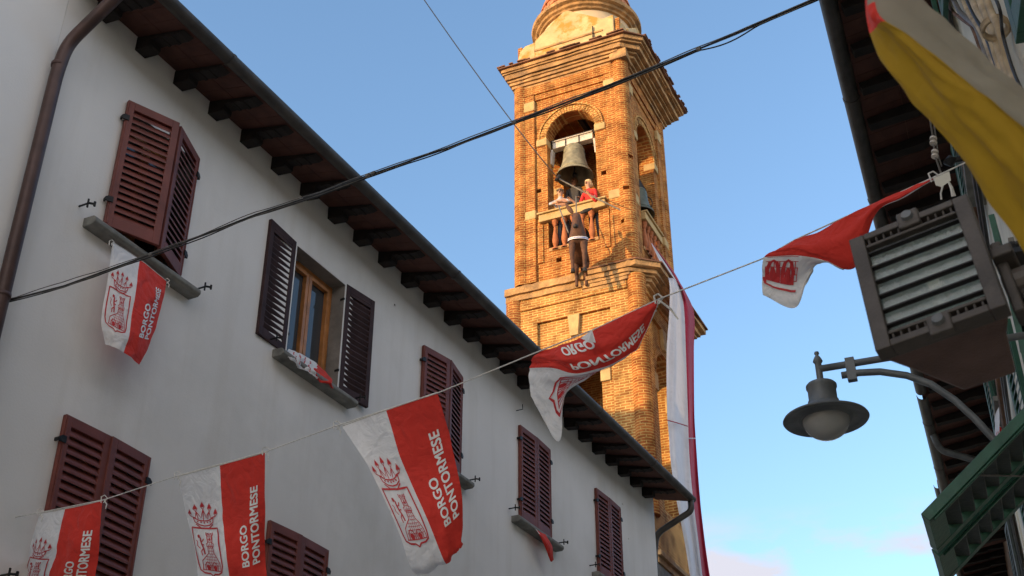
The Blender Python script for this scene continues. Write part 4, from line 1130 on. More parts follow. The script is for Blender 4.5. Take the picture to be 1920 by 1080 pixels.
f5, S5_ = flag('red and white flag rolled tight along the string beside the floodlight', [0, .25, SPLIT, .8, 1], [0, .2, .35, .52, .7, .85, 1],
     [[A(1750, 338, .02), A(1750, 337, .01), A(1751, 336), A(1752, 334), A(1752, 332)],
      [A(1690, 366, .04), A(1692, 370, .03), A(1690, 372, -.01), A(1690, 365, -.02), A(1692, 358)],
      [A(1646, 388, .05), A(1640, 395, .04), A(1640, 400, -.0), A(1640, 390, -.03), A(1645, 378)],
      [A(1570, 432, .06), A(1590, 470, .04), A(1604, 498, -.02), A(1590, 445, -.05), A(1585, 408)],
      [A(1520, 512, .0), A(1530, 495, .0), A(1548, 486, -.03), A(1530, 465, -.05), A(1530, 436)],
      [A(1492, 577, .0), A(1493, 530, .0), A(1500, 478, -.04), A(1492, 464, -.05), A(1489, 450)],
      [A(1430, 553, .0), A(1428, 520, .0), A(1433, 482, -.02), A(1462, 466, -.03), A(1487, 452)]], 9.1, .012, back=True, words=False, crest_on=False)
cm5 = MB()
def arch5(vc, hw):
    def q(x, y): return (.21 + .21 * y, vc - hw * x)      # x left-right, y up the white part
    strip(cm5, S5_, [q(-1, .1), q(-1, .6), q(-.6, .9), q(0, 1.0), q(.6, .9), q(1, .6), q(1, .1)], .022, .004)
    vs = [S5_.at(*q(0, .1), .0042)] + [S5_.at(*q(.72 * cos(pi * k / 10), .1 + .62 * sin(pi * k / 10)), .0042) for k in range(11)]
    cm5.add(vs, [(0, 1 + k, 2 + k) for k in range(10)])
arch5(.955, .022); arch5(.895, .022)
for k in range(5): strip(cm5, S5_, [(.26 + .05 * k, .985), (.26 + .05 * k, .85)], .006, .0036)
for k in range(13): strip(cm5, S5_, [(.26 + (k % 2) * .05, .985 - k * .011), (.36 + (k % 2) * .05, .985 - k * .011)], .006, .0036)
strip(cm5, S5_, [(.26, .99), (.19, .985), (.17, .95), (.18, .90), (.17, .85)], .022, .004)
wpart(cm5, 'print', M_PRINTR, f5, recalc=False)
for fr_, P in ((f1, A(75, 962)), (f1, A(195, 937)), (f2, A(333, 893)), (f2, A(498, 847)), (f3, A(632, 799)), (f5, A(1752, 333))):
    tie(fr_, P)
tie(f4, A(1235, 562), Vector((.08, 0, -.10)), r=.0045)
# wall flag under the first window: hangs from the sill
HO = lambda x, y, o: onhouse(x, y, o)
f6, S6_ = flag('red and white flag hanging from the stone sill of the first upper window', [0, SPLIT, 1], [0, .4, .75, 1],
     [[HO(211, 454, .14), HO(262, 487, .14), HO(312, 527, .14)], [HO(201, 530, .14), HO(252, 555, .22), HO(303, 575, .16)], [HO(190, 600, .16), HO(242, 628, .26), HO(283, 640, .2)], [HO(197, 645, .16), HO(232, 661, .24), HO(262, 684, .2)]], 5.5, .014, v_txt=.73)
tie(f6, HO(209, 456, .15)); tie(f6, HO(313, 528, .15))
# crumpled flag lying on the open window's sill, and the red tip on another sill
def blanket(name, label, net, us, vs, seed, mats, split, wr=.02, group=None, cat='flag'):
    S = Surf(us, vs, net, wr, seed, 9); mb = MB(); n, m_ = 40, 20
    vv = [S.at(i / n, j / m_) for j in range(m_ + 1) for i in range(n + 1)]; mb.v = vv
    for j in range(m_):
        for i in range(n):
            mb.f.append((j * (n + 1) + i, j * (n + 1) + i + 1, (j + 1) * (n + 1) + i + 1, (j + 1) * (n + 1) + i)); mb.m.append(0 if i / n < split(j / m_) else 1)
    r = thing(name, label, cat, net[0][0], 0, group)
    o = wpart(mb, 'cloth', mats, r, smooth=True, recalc=False)
    sd_ = o.modifiers.new('thick', 'SOLIDIFY'); sd_.thickness = .004
    return r, S
r_, S_ = blanket('flag', 'crumpled white and red flag bunched on the sill of the open window', [[HO(541, 655, .0), HO(585, 676, .0), HO(622, 712, .0)], [HO(537, 662, .10), HO(580, 690, .11), HO(622, 722, .10)], [HO(545, 672, .135), HO(585, 703, .14), HO(626, 727, .135)]], [0, .5, 1], [0, .5, 1], 2.2, [M_WHITE, M_CRED], lambda v: .58 + .05 * sin(v * 9), .03)
pm = MB()
for k in range(4): strip(pm, S_, [(.12 + .12 * k, .1), (.18 + .1 * k, .5), (.14 + .1 * k, .95)], .02, .006)
wpart(pm, 'crest', M_PRINTR, r_, recalc=False)
r_, S_ = blanket('pennant', 'small red pennant tip hanging over the sill below the fourth upper window', [[HO(1004, 992, .13), HO(1013, 998, .13), HO(1022, 1002, .13)], [HO(1018, 1015, .15), HO(1026, 1020, .17), HO(1034, 1022, .15)], [HO(1031, 1050, .13), HO(1034, 1053, .13), HO(1037, 1050, .13)]], [0, .5, 1], [0, .5, 1], 6.2, [M_WHITE, M_CRED], lambda v: .12 * (v < .2), .008, cat='pennant')

# string through the flags
sm = MB()
spx = [(-40, 985), (0, 975), (75, 961), (195, 937), (333, 892), (498, 847), (632, 798), (823, 736), (1000, 663), (1120, 615), (1235, 561), (1430, 485), (1490, 450), (1600, 400), (1752, 332), (1808, 306), (1925, 250)]
spts = []
for i in range(len(spx) - 1):
    for k in range(6):
        t = k / 6; x = spx[i][0] * (1 - t) + spx[i + 1][0] * t; y = spx[i][1] * (1 - t) + spx[i + 1][1] * t
        spts.append(at(x, y, invt(x)))
spts.append(A(1960, 238))
strg = thing('flag_string', 'thin white string strung across the street carrying the flags', 'string', spts[0])
wpart(sm.tube(spts, .0032, 6), 'cord', M_STRING, strg, smooth=True)

# black overhead cable bundle across the view
cpx = [(-60, 585), (0, 567), (120, 536), (200, 507), (345, 455), (480, 402), (600, 363), (690, 329), (840, 277), (970, 227), (1080, 185), (1180, 146), (1300, 96), (1380, 63), (1450, 32), (1525, 0), (1600, -34)]
ci = lambda x: 1 / (1 / 8.6 + x * (1 / 6.3 - 1 / 8.6) / 1525)
ocb = thing('overhead_cables', 'black bundle of overhead cables crossing from the white wall past the tower', 'cables', at(-60, 585, ci(-60)))
for q, (dx, dy, rr, m_) in enumerate(((0, 0, .0055, M_CABLE), (.5, 3.6, .004, M_CABLE), (-.4, -3.4, .0032, M_CABLEG), (0, 1.8, .003, M_CABLEG))):
    pts = []
    for i in range(len(cpx) - 1):
        for k in range(8):
            t = k / 8; x = cpx[i][0] * (1 - t) + cpx[i + 1][0] * t; y = cpx[i][1] * (1 - t) + cpx[i + 1][1] * t
            w_ = 1.0 + .9 * noise.noise(Vector((x * .012, q * 3.1, 0)))
            hang = 7 * max(0, sin((x - 1310) / 110 * pi)) if (q == 1 and 1310 < x < 1420) else 0
            if q == 2 and 30 < x < 190: hang = -5 * sin((x - 30) / 160 * pi)
            pts.append(at(x, y + dy * w_ + hang, ci(x) + dx * .02))
    wpart(MB().tube(pts, rr, 6), 'cable', m_, ocb, smooth=True)
cl_ = MB()
for (x, y) in ((283, 477), (690, 329), (965, 229), (1310, 92), (700, 325)):
    P = at(x, y, ci(x)); d = (at(x + 6, y - 2.4, ci(x + 6)) - P).normalized(); cl_.tube([P - d * .012, P + d * .012], .013, 8)
wpart(cl_, 'cable_clips', M_CABLEG, ocb)

# long banner hanging from the tower's shaded side
def TR(x, y, o): return ontright(x, y, o)
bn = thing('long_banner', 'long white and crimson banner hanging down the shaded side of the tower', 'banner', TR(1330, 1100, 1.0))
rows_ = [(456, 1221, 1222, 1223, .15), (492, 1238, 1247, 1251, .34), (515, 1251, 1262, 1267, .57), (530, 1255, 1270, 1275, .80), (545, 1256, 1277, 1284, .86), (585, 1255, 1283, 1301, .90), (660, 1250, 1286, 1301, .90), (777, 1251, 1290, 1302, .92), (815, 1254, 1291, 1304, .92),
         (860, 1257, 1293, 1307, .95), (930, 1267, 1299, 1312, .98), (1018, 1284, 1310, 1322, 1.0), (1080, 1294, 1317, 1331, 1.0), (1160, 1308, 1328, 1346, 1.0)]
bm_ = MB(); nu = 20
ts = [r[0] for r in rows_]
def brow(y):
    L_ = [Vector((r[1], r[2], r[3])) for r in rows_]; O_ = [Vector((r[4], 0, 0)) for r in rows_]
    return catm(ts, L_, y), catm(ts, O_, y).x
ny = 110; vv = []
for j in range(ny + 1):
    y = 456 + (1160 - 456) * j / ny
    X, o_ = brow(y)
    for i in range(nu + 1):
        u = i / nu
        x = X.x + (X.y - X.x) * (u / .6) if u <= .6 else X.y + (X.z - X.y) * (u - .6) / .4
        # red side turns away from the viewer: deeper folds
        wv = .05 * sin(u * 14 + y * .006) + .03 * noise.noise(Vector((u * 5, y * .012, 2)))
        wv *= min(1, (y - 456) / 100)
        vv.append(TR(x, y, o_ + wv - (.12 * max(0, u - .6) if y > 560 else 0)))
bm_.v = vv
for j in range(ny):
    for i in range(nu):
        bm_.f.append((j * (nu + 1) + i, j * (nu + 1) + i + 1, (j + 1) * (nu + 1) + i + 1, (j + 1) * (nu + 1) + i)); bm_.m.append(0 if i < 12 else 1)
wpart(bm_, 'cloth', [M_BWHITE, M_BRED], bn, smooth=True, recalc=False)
seam = MB().tube([TR(1252, 788, 1.02), TR(1270, 793, 1.03), TR(1289, 799, 1.02)], .012, 6); wpart(seam, 'seam', M_BRED, bn)
seam = MB().tube([TR(1292, 822, 1.0), TR(1304, 822, .95)], .012, 6); wpart(seam, 'seam', M_BWHITE, bn)

# ================================================================ right-hand buildings
RROT = radians(90 - RA)
# local frame: x along street, y = toward the street (left), z up; origin at wall foot
def right_house(label, s0, s1, zr, ov, wcol, wins, base_q=0.0, joist=True):
    r = thing('house', label, 'house', az(RA) * s0 + az(RA + 90) * (RW - base_q), RROT)
    W = s1 - s0
    MB().box(0, W - .01, -8, 0, 0, Z(zr)).build('wall', wcol, r)
    MB().prism([(ov, Z(zr) - ov * .18 + .05), (0, Z(zr) + .05), (-4, Z(zr) + 1.4), (-8.6, Z(zr) - .1), (-8.6, Z(zr)), (-4, Z(zr) + 1.55), (ov, Z(zr) - ov * .18 + .12)], 0, W, plane='yz').build('roof', M_ROOF, r)
    so = MB(); x = 0
    while x < W - .05:
        for (a, b) in ((0.0, ov * .5), (ov * .5 + .004, ov)):
            so.prism([(a, Z(zr) - a * .18), (b, Z(zr) - b * .18), (b, Z(zr) - b * .18 + .03), (a, Z(zr) - a * .18 + .03)], x + .003, x + .197, plane='yz')
        x += .2
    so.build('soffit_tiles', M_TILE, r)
    jm = MB().prism([(0, Z(zr) - .16), (ov * .3, Z(zr) - .17), (ov * .36, Z(zr) - .1 - ov * .1), (ov - .12, Z(zr) - .08 - ov * .18), (ov - .1, Z(zr) - .005 - ov * .18), (0, Z(zr) - .005)], -.06, .06, plane='yz').build('joist', M_WOODDK, r)
    x = .35; first = True
    while x < W - .1:
        if first: jm.location = (x, 0, 0); first = False
        else: copy_part(jm, r, (x, 0, 0))
        x += .60
    zc = Z(zr) - ov * .18 - .0
    gp = [(ov + .0 + .08 * cos(pi + pi * i / 12), zc + .03 + .085 * sin(pi + pi * i / 12)) for i in range(13)]
    gi = [(ov + .0 + .07 * cos(pi + pi * i / 12), zc + .03 + .075 * sin(pi + pi * i / 12)) for i in range(12, -1, -1)]
    gm = MB().prism(gp + gi, .02, W - .02, plane='yz'); x = 1.0
    while x < W:
        gm.prism([(ov + .086 * cos(pi + pi * i / 12), zc + .03 + .091 * sin(pi + pi * i / 12)) for i in range(13)], x, x + .04, plane='yz'); x += 1.9
    gm.build('gutter', M_GUTTER, r)
    for (ws, z0, z1, m) in wins:
        xs = ws - s0; ww = .95
        MB().box(xs, xs + ww, 0.002, .012, Z(z0), Z(z1)).box(xs - .06, xs, .0, .035, Z(z0) - .05, Z(z1) + .06).box(xs + ww, xs + ww + .06, .0, .035, Z(z0) - .05, Z(z1) + .06).build('window', M_JAMB, r)
        MB().box(xs - .15, xs + ww + .15, 0.0, .14, Z(z0) - .1, Z(z0) - .04).build('window_sill', M_SILL, r, bevel=.006)
        f, sl = shutter_leaf(.48, z1 - z0, 18)
        for side in (-1, 1):      # leaves folded back flat against the wall
            fo = f.build('shutter', m, r, bevel=.003)
            so_ = sl.build('slats', m, fo)
            a_ = radians(2 + 5 * random.random())
            if side < 0: fo.location = (xs - .01, .07, Z(z0)); fo.rotation_euler = (0, 0, pi - a_)
            else: fo.location = (xs + ww + .01, .07, Z(z0)); fo.scale = (-1, 1, 1); fo.rotation_euler = (0, 0, pi + a_)
    return r
gw = []
for s in (3.0, 5.6, 8.2, 10.8, 13.4): gw.append((s, 5.95, 7.55, M_GREEN))
for s in (2.2, 7.6, 10.9, 14.2): gw.append((s, 2.9, 4.4, M_GREEN))
rh1 = right_house('cream house on the right with deep joisted eave, green shutters and cables on its wall', -4.0, 17.5, 8.2, .94, M_PLASTER2, gw)
rh2 = right_house('darker house beyond the cream one on the right with a grey gutter pipe', 17.52, 25.0, 8.15, .92, M_PLASTER2, [(18.4, 5.0, 6.6, M_GREENDK), (21.4, 5.0, 6.6, M_GREENDK)], .02)
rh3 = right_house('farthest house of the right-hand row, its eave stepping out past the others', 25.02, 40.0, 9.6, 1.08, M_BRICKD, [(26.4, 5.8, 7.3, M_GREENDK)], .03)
e0 = rb(18.9, .92, 7.98); e1 = rb(19.1, .86, 7.75); e2 = rb(19.3, .1, 7.45); e3 = rb(19.3, .07, 6.9)
wpart(MB().tube(bend([e0, e1, e2, e3, rb(19.3, .07, -1.4)]), .055, 10), 'downpipe', M_LAMP, rh2, smooth=True)
# bundles of cable and pipe on the cream wall
def wallbundle(name, label, cat, runs, ties=(), tm=None):
    r = thing(name, label, cat, runs[0][0][0])
    for pts, rr, m in runs: wpart(MB().tube(bend(pts), rr, 8), 'cable', m, r, smooth=True)
    t = MB()
    for P, d, rad in ties:
        for k in range(3):
            q = P + d * (k * .022 - .02); up = Vector((0, 0, 1)); x = d.cross(up).normalized(); u2 = x.cross(d).normalized()
            t.tube([q + x * (rad * 1.0 * cos(2 * pi * i / 14)) + u2 * (rad * .9 * sin(2 * pi * i / 14)) for i in range(15)], .010, 6)
    if ties: wpart(t, 'cable_tie', tm or M_TAN, r, smooth=True)
    return r
def WP(x, y, q=.06):         # point q metres off the right wall under a pixel
    r = ray(x, y); n = az(RA + 90); return CAM + r * ((RW - q) / r.dot(n))
runs = []
for i, (dx, m, rr) in enumerate(((0, M_TAN, .020), (14, M_TAN, .022), (24, M_TAN, .018), (-14, M_TAN, .014), (-26, M_CABLEG, .016), (32, M_CABLE, .008), (-36, M_RUSTY, .012), (-8, M_CABLE, .010))):
    runs.append(([WP(1800 + dx * 1.3, -60, .06 + .012 * (i % 3)), WP(1832 + dx * (1 if i < 3 else 1.4), 20, .075), WP(1853 + dx * .8, 62 if i % 2 else 50, .07), WP(1876 + dx * .7, 130, .06 + .01 * (i % 2)), WP(1930 + dx * .8, 262, .06)], rr, m))
bt_ = wallbundle('cable_bundle', 'thick bundle of tan cables tied together on the cream wall at upper right', 'cables', runs, [(WP(1866, 52, .068), (WP(1876, 80) - WP(1860, 40)).normalized(), .058)])
runs = []
for i, (dx, m, rr) in enumerate(((0, M_RUSTY, .030), (9, M_CABLE, .014), (-9, M_CABLEG, .013), (14, M_CABLE, .010))):
    runs.append(([WP(1757 + dx, -20, .08), WP(1786 + dx, 140, .08), WP(1814 + dx, 300, .08), WP(1838 + dx * .8, 440, .08), WP(1858 + dx * .8, 580, .08), WP(1872 + dx * .6, 690, .08), WP(1888 + dx * .5, 800, .08)], rr * 1.6, m))
wallbundle('wall_pipes', 'rust brown pipe with black cables running along the cream wall under the eave', 'pipes', runs)
runs = []
for dx in (0, 5, 11): runs.append(([WP(1896 + dx, 455, .07), WP(1900 + dx, 520, .07), WP(1906 + dx, 600, .07), WP(1916 + dx, 660, .07)], .012, M_CABLE))
wallbundle('wall_wires', 'black wires clipped together on the cream wall right of the floodlight', 'cables', runs)

# flag on the right wall far down
RW_ = lambda x, y, q=.12: WP(x, y, q)
f7, S7_ = flag('red flag with white letters hanging flat on the right-hand wall at the bottom corner', [0, SPLIT, 1], [0, .5, 1],
     [[rb(13.2, .10, 5.75), rb(13.45, .16, 5.72), rb(13.75, .10, 5.75)], [rb(13.2, .16, 5.3), rb(13.45, .22, 5.25), rb(13.78, .13, 5.3)], [rb(13.25, .12, 4.75), rb(13.5, .2, 4.72), rb(13.8, .12, 4.8)]], 8.8, .012)

# ---------------------------------------------------------------- green top-hung louvre flap close on the right
S_a = 5.0
flp = thing('louvre_shutter', 'dark green wooden louvre shutter flap propped out from the wall at lower right', 'shutter', rb(5.4, 0, 2.3))
def FL(S, d, k=0.0):     # d = distance down the flap from the wall hinge, k = thickness offset (downwards-normal)
    L0, Z0, L1, Z1 = .60, 2.42, -.185, 1.765
    ln = sqrt((L0 - L1)**2 + (Z0 - Z1)**2); t = d / ln
    L_ = L0 + (L1 - L0) * t; Zz = Z0 + (Z1 - Z0) * t
    nx, nz_ = -(Z0 - Z1) / ln, (L0 - L1) / ln
    return az(RA) * S + az(RA + 90) * (L_ + nx * k) + Vector((0, 0, CZ + Zz + nz_ * k))
LEN = sqrt(.785**2 + .655**2)
def fbox(mb, s0, s1, d0, d1, k0, k1):
    vs = [FL(s, d, k) for s in (s0, s1) for d in (d0, d1) for k in (k0, k1)]
    mb.add(vs, [(0, 1, 3, 2), (4, 6, 7, 5), (0, 4, 5, 1), (2, 3, 7, 6), (0, 2, 6, 4), (1, 5, 7, 3)])
for li, (s0, s1) in enumerate(((4.98, 5.40), (5.44, 5.84))):
    m = MB()
    fbox(m, s0, s0 + .055, 0, LEN, -.045, .0); fbox(m, s1 - .055, s1, 0, LEN, -.045, 0)
    fbox(m, s0 + .055, s1 - .055, LEN - .085, LEN, -.043, -.002); fbox(m, s0 + .055, s1 - .055, 0.0, .08, -.043, -.002)
    fbox(m, s0 + .01, s0 + .03, 0.02, LEN - .02, -.055, -.045)
    lf = wpart(m, 'shutter_leaf', M_GREEN, flp, bevel=.003)
    sl = MB(); n = 11
    for i in range(n):
        d = .10 + (LEN - .20) * (i + .5) / n
        a = [FL(s, d + dd, kk) for s in (s0 + .054, s1 - .054) for dd, kk in ((-.026, -.042), (-.017, -.046), (.026, -.004), (.017, 0.0))]
        sl.add(a, [(0, 1, 2, 3), (7, 6, 5, 4), (0, 4, 5, 1), (1, 5, 6, 2), (2, 6, 7, 3), (3, 7, 4, 0)])
    Mi = (Matrix.Translation(flp.location)).inverted()
    so_ = sl.build('slats', M_GREENDK, lf, world=Mi)
mm_ = MB().tube([at(1838, 891, 5.0), at(1925, 893, 5.3)], .004, 6); 
wr_ = thing('thin_wire', 'thin pale wire crossing the underside of the green louvre flap', 'wire', at(1838, 891, 5.0)); wpart(mm_, 'wire', M_CABLEG, wr_)

# ---------------------------------------------------------------- street lamp
SL = 6.15
def rp(L, Zr, S=SL): return az(RA) * S + az(RA + 90) * L + Vector((0, 0, CZ + Zr))
lp = thing('street_lamp', 'grey bell-shaped street lamp with frosted globe on a curved wall bracket', 'street lamp', rp(.6, 1.7))
def perp(x, y, S=SL):          # point in the vertical plane across the street at distance S
    r = ray(x, y); return CAM + r * (S / r.dot(az(RA)))
axis = perp(1535, 690)
arm = MB()
b0, b1_ = perp(1535, 692), perp(1700, 667)
d_ = (b1_ - b0).normalized(); d_ = Vector((d_.x, d_.y, 0)).normalized() if True else d_
bend_end = b0 + az(RA + 90) * ((.6 - b0.dot(az(RA + 90))))
arm.tube([b0, bend_end], .019, 12)
wpart(arm, 'arm', M_LAMP, lp, smooth=True)
br = MB(); bpx = [(1578, 704), (1610, 699), (1650, 697), (1700, 704), (1745, 720), (1790, 750), (1828, 785), (1862, 822), (1890, 860), (1915, 900)]
br.tube([perp(x, y) for x, y in bpx] , .019, 12)
lastp = perp(1915, 900); endp = Vector(lastp) + az(RA + 90) * max(0, .6 - lastp.dot(az(RA + 90))) + Vector((0, 0, -.35)); br.tube([lastp, endp], .019, 12)
wpart(br, 'brace', M_LAMP, lp, smooth=True)
cl2 = MB(); c0, c1 = perp(1594, 682), perp(1594, 708)
cl2.box(-.02, .02, -.024, .024, (c1 - c0).z - .02, .03, M=Matrix.Translation(c0) @ Matrix.Rotation(RROT, 4, 'Z')); wpart(cl2, 'clamp', M_LAMP, lp)
sc_ = 1.0
hd = MB()
zt = perp(1533, 688).z; zs = zt
pr = [(.0, .145), (.018, .14), (.022, .125), (.012, .108), (.022, .095), (.035, .07), (.042, .05), (.028, .03), (.028, -.16), (.03, -.165)]
cx = axis
LM = Matrix.Translation((axis.x, axis.y, zt)) @ Matrix.Diagonal((.635, .635, .635, 1))
hd.lathe(pr, M=LM, n=20)
pr2 = [(.05, -.155), (.115, -.165), (.128, -.18), (.128, -.20), (.118, -.215), (.118, -.315), (.128, -.325), (.128, -.345), (.15, -.365), (.185, -.395), (.20, -.42), (.205, -.435), (.205, -.455)]
hd.lathe(pr2, M=LM, n=36)
wpart(hd, 'lamp_head', M_LAMP, lp, smooth=True)
sk_ = MB().lathe([(.19, -.435), (.22, -.45), (.30, -.462), (.345, -.478), (.352, -.49), (.345, -.50), (.29, -.485), (.225, -.478), (.222, -.498), (.20, -.498), (.17, -.47)], M=LM, n=48)
wpart(sk_, 'shade', M_LAMP, lp, smooth=True)
gl = MB().lathe([(.195 * cos(a), -.487 - .18 * sin(a)) for a in [pi / 2 * i / 10 for i in range(11)]][::-1], M=LM, n=36)
gl.lathe([(.10 * cos(a), -.49 - .05 * sin(a)) for a in [pi / 2 * i / 5 for i in range(6)]][::-1], M=LM, n=24, mi=1)
wpart(gl, 'globe', [M_GLOBE, M_BEAM], lp, smooth=True)

# ---------------------------------------------------------------- floodlight
TL = Vector((0.59088488, 1.82834046, 1.19024115)) + CAM; TR_ = Vector((0.7685567, 1.72053921, 1.21471255)) + CAM; BL = Vector((0.57920103, 1.75131946, 0.92916762)) + CAM
ux = (TR_ - TL); uw = ux.length; ux.normalize(); uy = (BL - TL); uh = uy.length; uy.normalize()
un = ux.cross(uy).normalized()               # away from the viewer (into the housing)
FM = Matrix((( ux.x, uy.x, un.x, TL.x), (ux.y, uy.y, un.y, TL.y), (ux.z, uy.z, un.z, TL.z), (0, 0, 0, 1)))
fld = thing('floodlight', 'big square floodlight with louvre bars mounted close on the right-hand wall', 'floodlight', TL)
W_, H_ = uw, uh
def fb(mb, *a): mb.box(*a, M=FM)
fr = MB(); e = .026
fb(fr, 0, e, 0, H_, 0, .03); fb(fr, W_ - e, W_, 0, H_, 0, .03); fb(fr, e, W_ - e, 0, e * .55, 0, .03); fb(fr, e, W_ - e, H_ - e * .55, H_, 0, .03)
fb(fr, e, W_ - e, e * 1.05, e * 1.3, .002, .03); fb(fr, e, W_ - e, H_ - e * 1.3, H_ - e * 1.05, .002, .03)
for i in range(12):
    x = e + (W_ - 2 * e) * (i + .5) / 12
    if 4 < i < 7: continue
    for (ya, yb) in ((e * .55, e * 1.05), (H_ - e * 1.05, H_ - e * .55)): fb(fr, x - .002, x + .002, ya, yb, .003, .028)
wpart(fr, 'frame', M_FLOOD, fld, bevel=.004)
for y, y2 in ((-.012, .004), (H_ - .026, H_ - .012)):
    lg = MB(); fb(lg, W_ * .42, W_ * .60, y, y + .038, -.004, .012)
    wpart(lg, 'clip', M_FLOOD, fld, bevel=.003)
    lg = MB().lathe([(.0, -.011), (.009, -.011), (.011, -.004)], n=12, M=FM @ Matrix.Translation((W_ * .51, y2, 0)))
    wpart(lg, 'screw', M_LAMP, fld)
lv = MB()
for i in range(6):
    y = .046 + (H_ - .08) * i / 5.5
    vs = [(xx, yy, zz) for xx in (e - .002, W_ - e + .002) for yy, zz in ((y, .004), (y + .003, .004), (y + .004, .0125), (y + .001, .0125))]
    lv.add([FM @ Vector(v) for v in vs], [(0, 1, 2, 3), (7, 6, 5, 4), (0, 4, 5, 1), (1, 5, 6, 2), (2, 6, 7, 3), (3, 7, 4, 0)])
wpart(lv, 'louvre_bars', M_BLACK, fld)
gl = MB(); fb(gl, e, W_ - e, e * 1.3, H_ - e * 1.3, .0135, .0165); wpart(gl, 'glass', M_FGLASS, fld)
rf_ = MB(); x0, x1, y0, y1 = e, W_ - e, e * 1.3, H_ - e * 1.3
vs = [(x0, y0, .020), (x1, y0, .020), (x1, y1, .020), (x0, y1, .020), (x0 + .03, y0 + .045, .11), (x1 - .03, y0 + .045, .11), (x1 - .03, y1 - .045, .11), (x0 + .03, y1 - .045, .11)]
rf_.add([FM @ Vector(v) for v in vs], [(0, 1, 5, 4), (1, 2, 6, 5), (2, 3, 7, 6), (3, 0, 4, 7), (4, 5, 6, 7)])
wpart(rf_, 'reflector', M_REFL, fld)
bb = MB().tube([FM @ Vector((W_ * .52, H_ * .40, .075)), FM @ Vector((W_ * .52, H_ * .82, .075))], .012, 12)
wpart(bb, 'bulb', M_GLOBE, fld, smooth=True)
bs = MB(); fb(bs, W_ * .47, W_ * .57, H_ * .36, H_ * .46, .06, .10); wpart(bs, 'lamp_socket', M_BEAM, fld, bevel=.003)
# housing tapers away behind the frame
hs_ = MB()
o1 = [(.004, .004), (W_ - .004, .004), (W_ - .004, H_ - .004), (.004, H_ - .004)]
o2 = [(.03, .03), (W_ - .02, .03), (W_ - .02, H_ - .012), (.03, H_ - .012)]
o3 = [(.085, .10), (W_ - .035, .10), (W_ - .035, H_ - .035), (.085, H_ - .035)]
vs = [(x, y, .031) for x, y in o1] + [(x, y, .08) for x, y in o2] + [(x, y, .20) for x, y in o3]
fs = [(i, (i + 1) % 4, 4 + (i + 1) % 4, 4 + i) for i in range(4)] + [(4 + i, 4 + (i + 1) % 4, 8 + (i + 1) % 4, 8 + i) for i in range(4)] + [(8, 9, 10, 11)]
hs_.add([FM @ Vector(v) for v in vs], fs)
wpart(hs_, 'housing', M_RUST, fld, bevel=.006)
# bracket and arm to the wall
bk = MB()
fb(bk, W_, W_ + .035, H_ * .42, H_ * .50, .03, .14); fb(bk, W_ + .002, W_ + .02, H_ * .3, H_ * .9, .05, .09)
bk.lathe([(.0, 0), (.03, 0), (.036, .01), (.036, .03), (.0, .032)], n=14, M=FM @ Matrix.Translation((W_ + .02, H_ * .72, .10)) @ Matrix.Rotation(pi / 2, 4, 'Y'))
bk.lathe([(.0, 0), (.022, 0), (.026, .008), (.026, .05), (.0, .052)], n=14, M=FM @ Matrix.Translation((W_ + .0, H_ * .60, .08)) @ Matrix.Rotation(pi / 2, 4, 'Y'))
wpart(bk, 'bracket', M_FLOOD, fld, bevel=.004)
ar = MB(); P0 = FM @ Vector((W_ + .0, H_ * .25, .11))
N_ = az(RA + 90)
def armbox(P, hh):
    far = P + N_ * (RW - P.dot(N_)); ar.tube([P, far], hh, 4)
armbox(P0, .022); P1 = FM @ Vector((W_ + .02, H_ * .92, .14)); armbox(P1, .05)
wpart(ar, 'arm', M_BLACK, fld)
# ---------------------------------------------------------------- insulated wire hanging with porcelain beads, and tag
hw = thing('hanging_wire', 'thin wire with small porcelain insulators hanging under the right eave', 'wire', A(1765, 320, .02))
hp_ = [A(1738, 190, .02), A(1744, 225, .02), A(1750, 262, .02), A(1753, 290, .02), A(1760, 312, .02), A(1765, 326, .02)]
wpart(MB().tube(hp_, .004, 6).tube([p_ + Vector((.012, 0, .0)) for p_ in hp_[:5]], .003, 6), 'wire', M_CABLEG, hw)
wb = MB()
for (x, y) in ((1750, 264), (1753, 289)):
    for k in (-1, 1): wb.lathe([(0, -.006), (.014, -.005), (.014, .005), (0, .006)], n=10, M=Matrix.Translation(A(x, y + k * 4, .02)) @ Matrix.Rotation(.4, 4, 'Y'))
wpart(wb, 'insulators', M_BEAM, hw)
tg = MB(); T0 = [A(1751, 334, -.03), A(1780, 321, -.03), A(1783, 338, -.03), A(1766, 350, -.03), A(1755, 347, -.03)]
tg.add(T0 + [p_ + Vector((.0, .003, 0)) for p_ in T0], [(0, 1, 2, 3, 4), (9, 8, 7, 6, 5)] + [(i, (i + 1) % 5, 5 + (i + 1) % 5, 5 + i) for i in range(5)])
tgr = thing('paper_tag', 'crumpled white paper tag tied on the string above the floodlight', 'tag', T0[0]); wpart(tg, 'paper', M_LABEL, tgr)
tl_ = MB().tube([A(1768, 348, -.03), A(1764, 362, -.03), A(1765, 374, -.03)], .004, 6).tube([A(1778, 340, -.03), A(1784, 352, -.03), A(1788, 368, -.03)], [.004, .007, .010], 6)
wpart(tl_, 'ribbon', M_STRING, tgr)
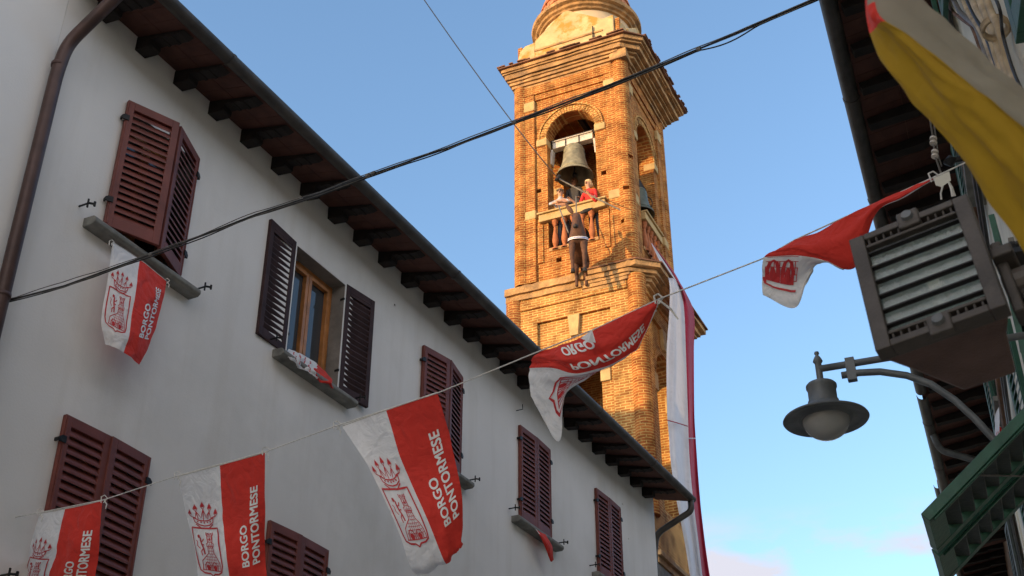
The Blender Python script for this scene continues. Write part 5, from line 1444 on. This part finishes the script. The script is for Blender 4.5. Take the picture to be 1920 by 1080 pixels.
ee = WP(1895, 262, .0); eb = thing('eye_bolt', 'iron eye bolt on the right wall holding the string and wire', 'bolt', ee)
q0 = A(1782, 302, .02); wpart(MB().tube([q0, rb((q0.dot(az(RA))), 0.0, q0.z - CZ)], .012, 8).lathe([(0, -.03), (.028, 0), (0, .03)], n=12, M=Matrix.Translation(q0)), 'rod', M_IRON, eb)

# ---------------------------------------------------------------- big yellow flag close overhead, upper right
yf_net = [
    [at(1618, -40, 1.55), at(1628, -30, 1.52), at(1640, -50, 1.5), at(1655, -120, 1.5)],
    [at(1629, 40, 1.52), at(1634, 32, 1.48), at(1645, 22, 1.44), at(1728, -6, 1.45)],
    [at(1650, 100, 1.48), at(1680, 72, 1.43), at(1707, 64, 1.40), at(1783, 40, 1.42)],
    [at(1702, 178, 1.43), at(1750, 150, 1.38), at(1793, 130, 1.35), at(1848, 95, 1.38)],
    [at(1787, 280, 1.38), at(1830, 235, 1.34), at(1872, 192, 1.31), at(1930, 158, 1.34)],
    [at(1914, 455, 1.32), at(1950, 390, 1.29), at(1990, 300, 1.27), at(2060, 250, 1.3)],
    [at(1990, 570, 1.3), at(2030, 500, 1.27), at(2080, 400, 1.25), at(2140, 340, 1.3)]]
SY = Surf([0, .33, 2 / 3, 1], [0, .12, .26, .42, .6, .84, 1], yf_net, .010, 3.9, 6)
yr = thing('yellow_flag', 'large yellow and greyish white flag hanging very close at the upper right', 'flag', SY.at(0, 0))
mb = MB(); n, m_ = 36, 60
mb.v = [SY.at(i / n, j / m_) for j in range(m_ + 1) for i in range(n + 1)]
for j in range(m_):
    for i in range(n):
        u = i / n; v = j / m_
        k_ = 1 if i >= 24 else 0
        if v < .16 and i < 24: k_ = 2 if i < 14 or v > .08 else 1
        mb.f.append((j * (n + 1) + i, j * (n + 1) + i + 1, (j + 1) * (n + 1) + i + 1, (j + 1) * (n + 1) + i)); mb.m.append(k_)
wpart(mb, 'cloth', [M_YEL, M_GREYC, M_CRED], yr, smooth=True, recalc=False)
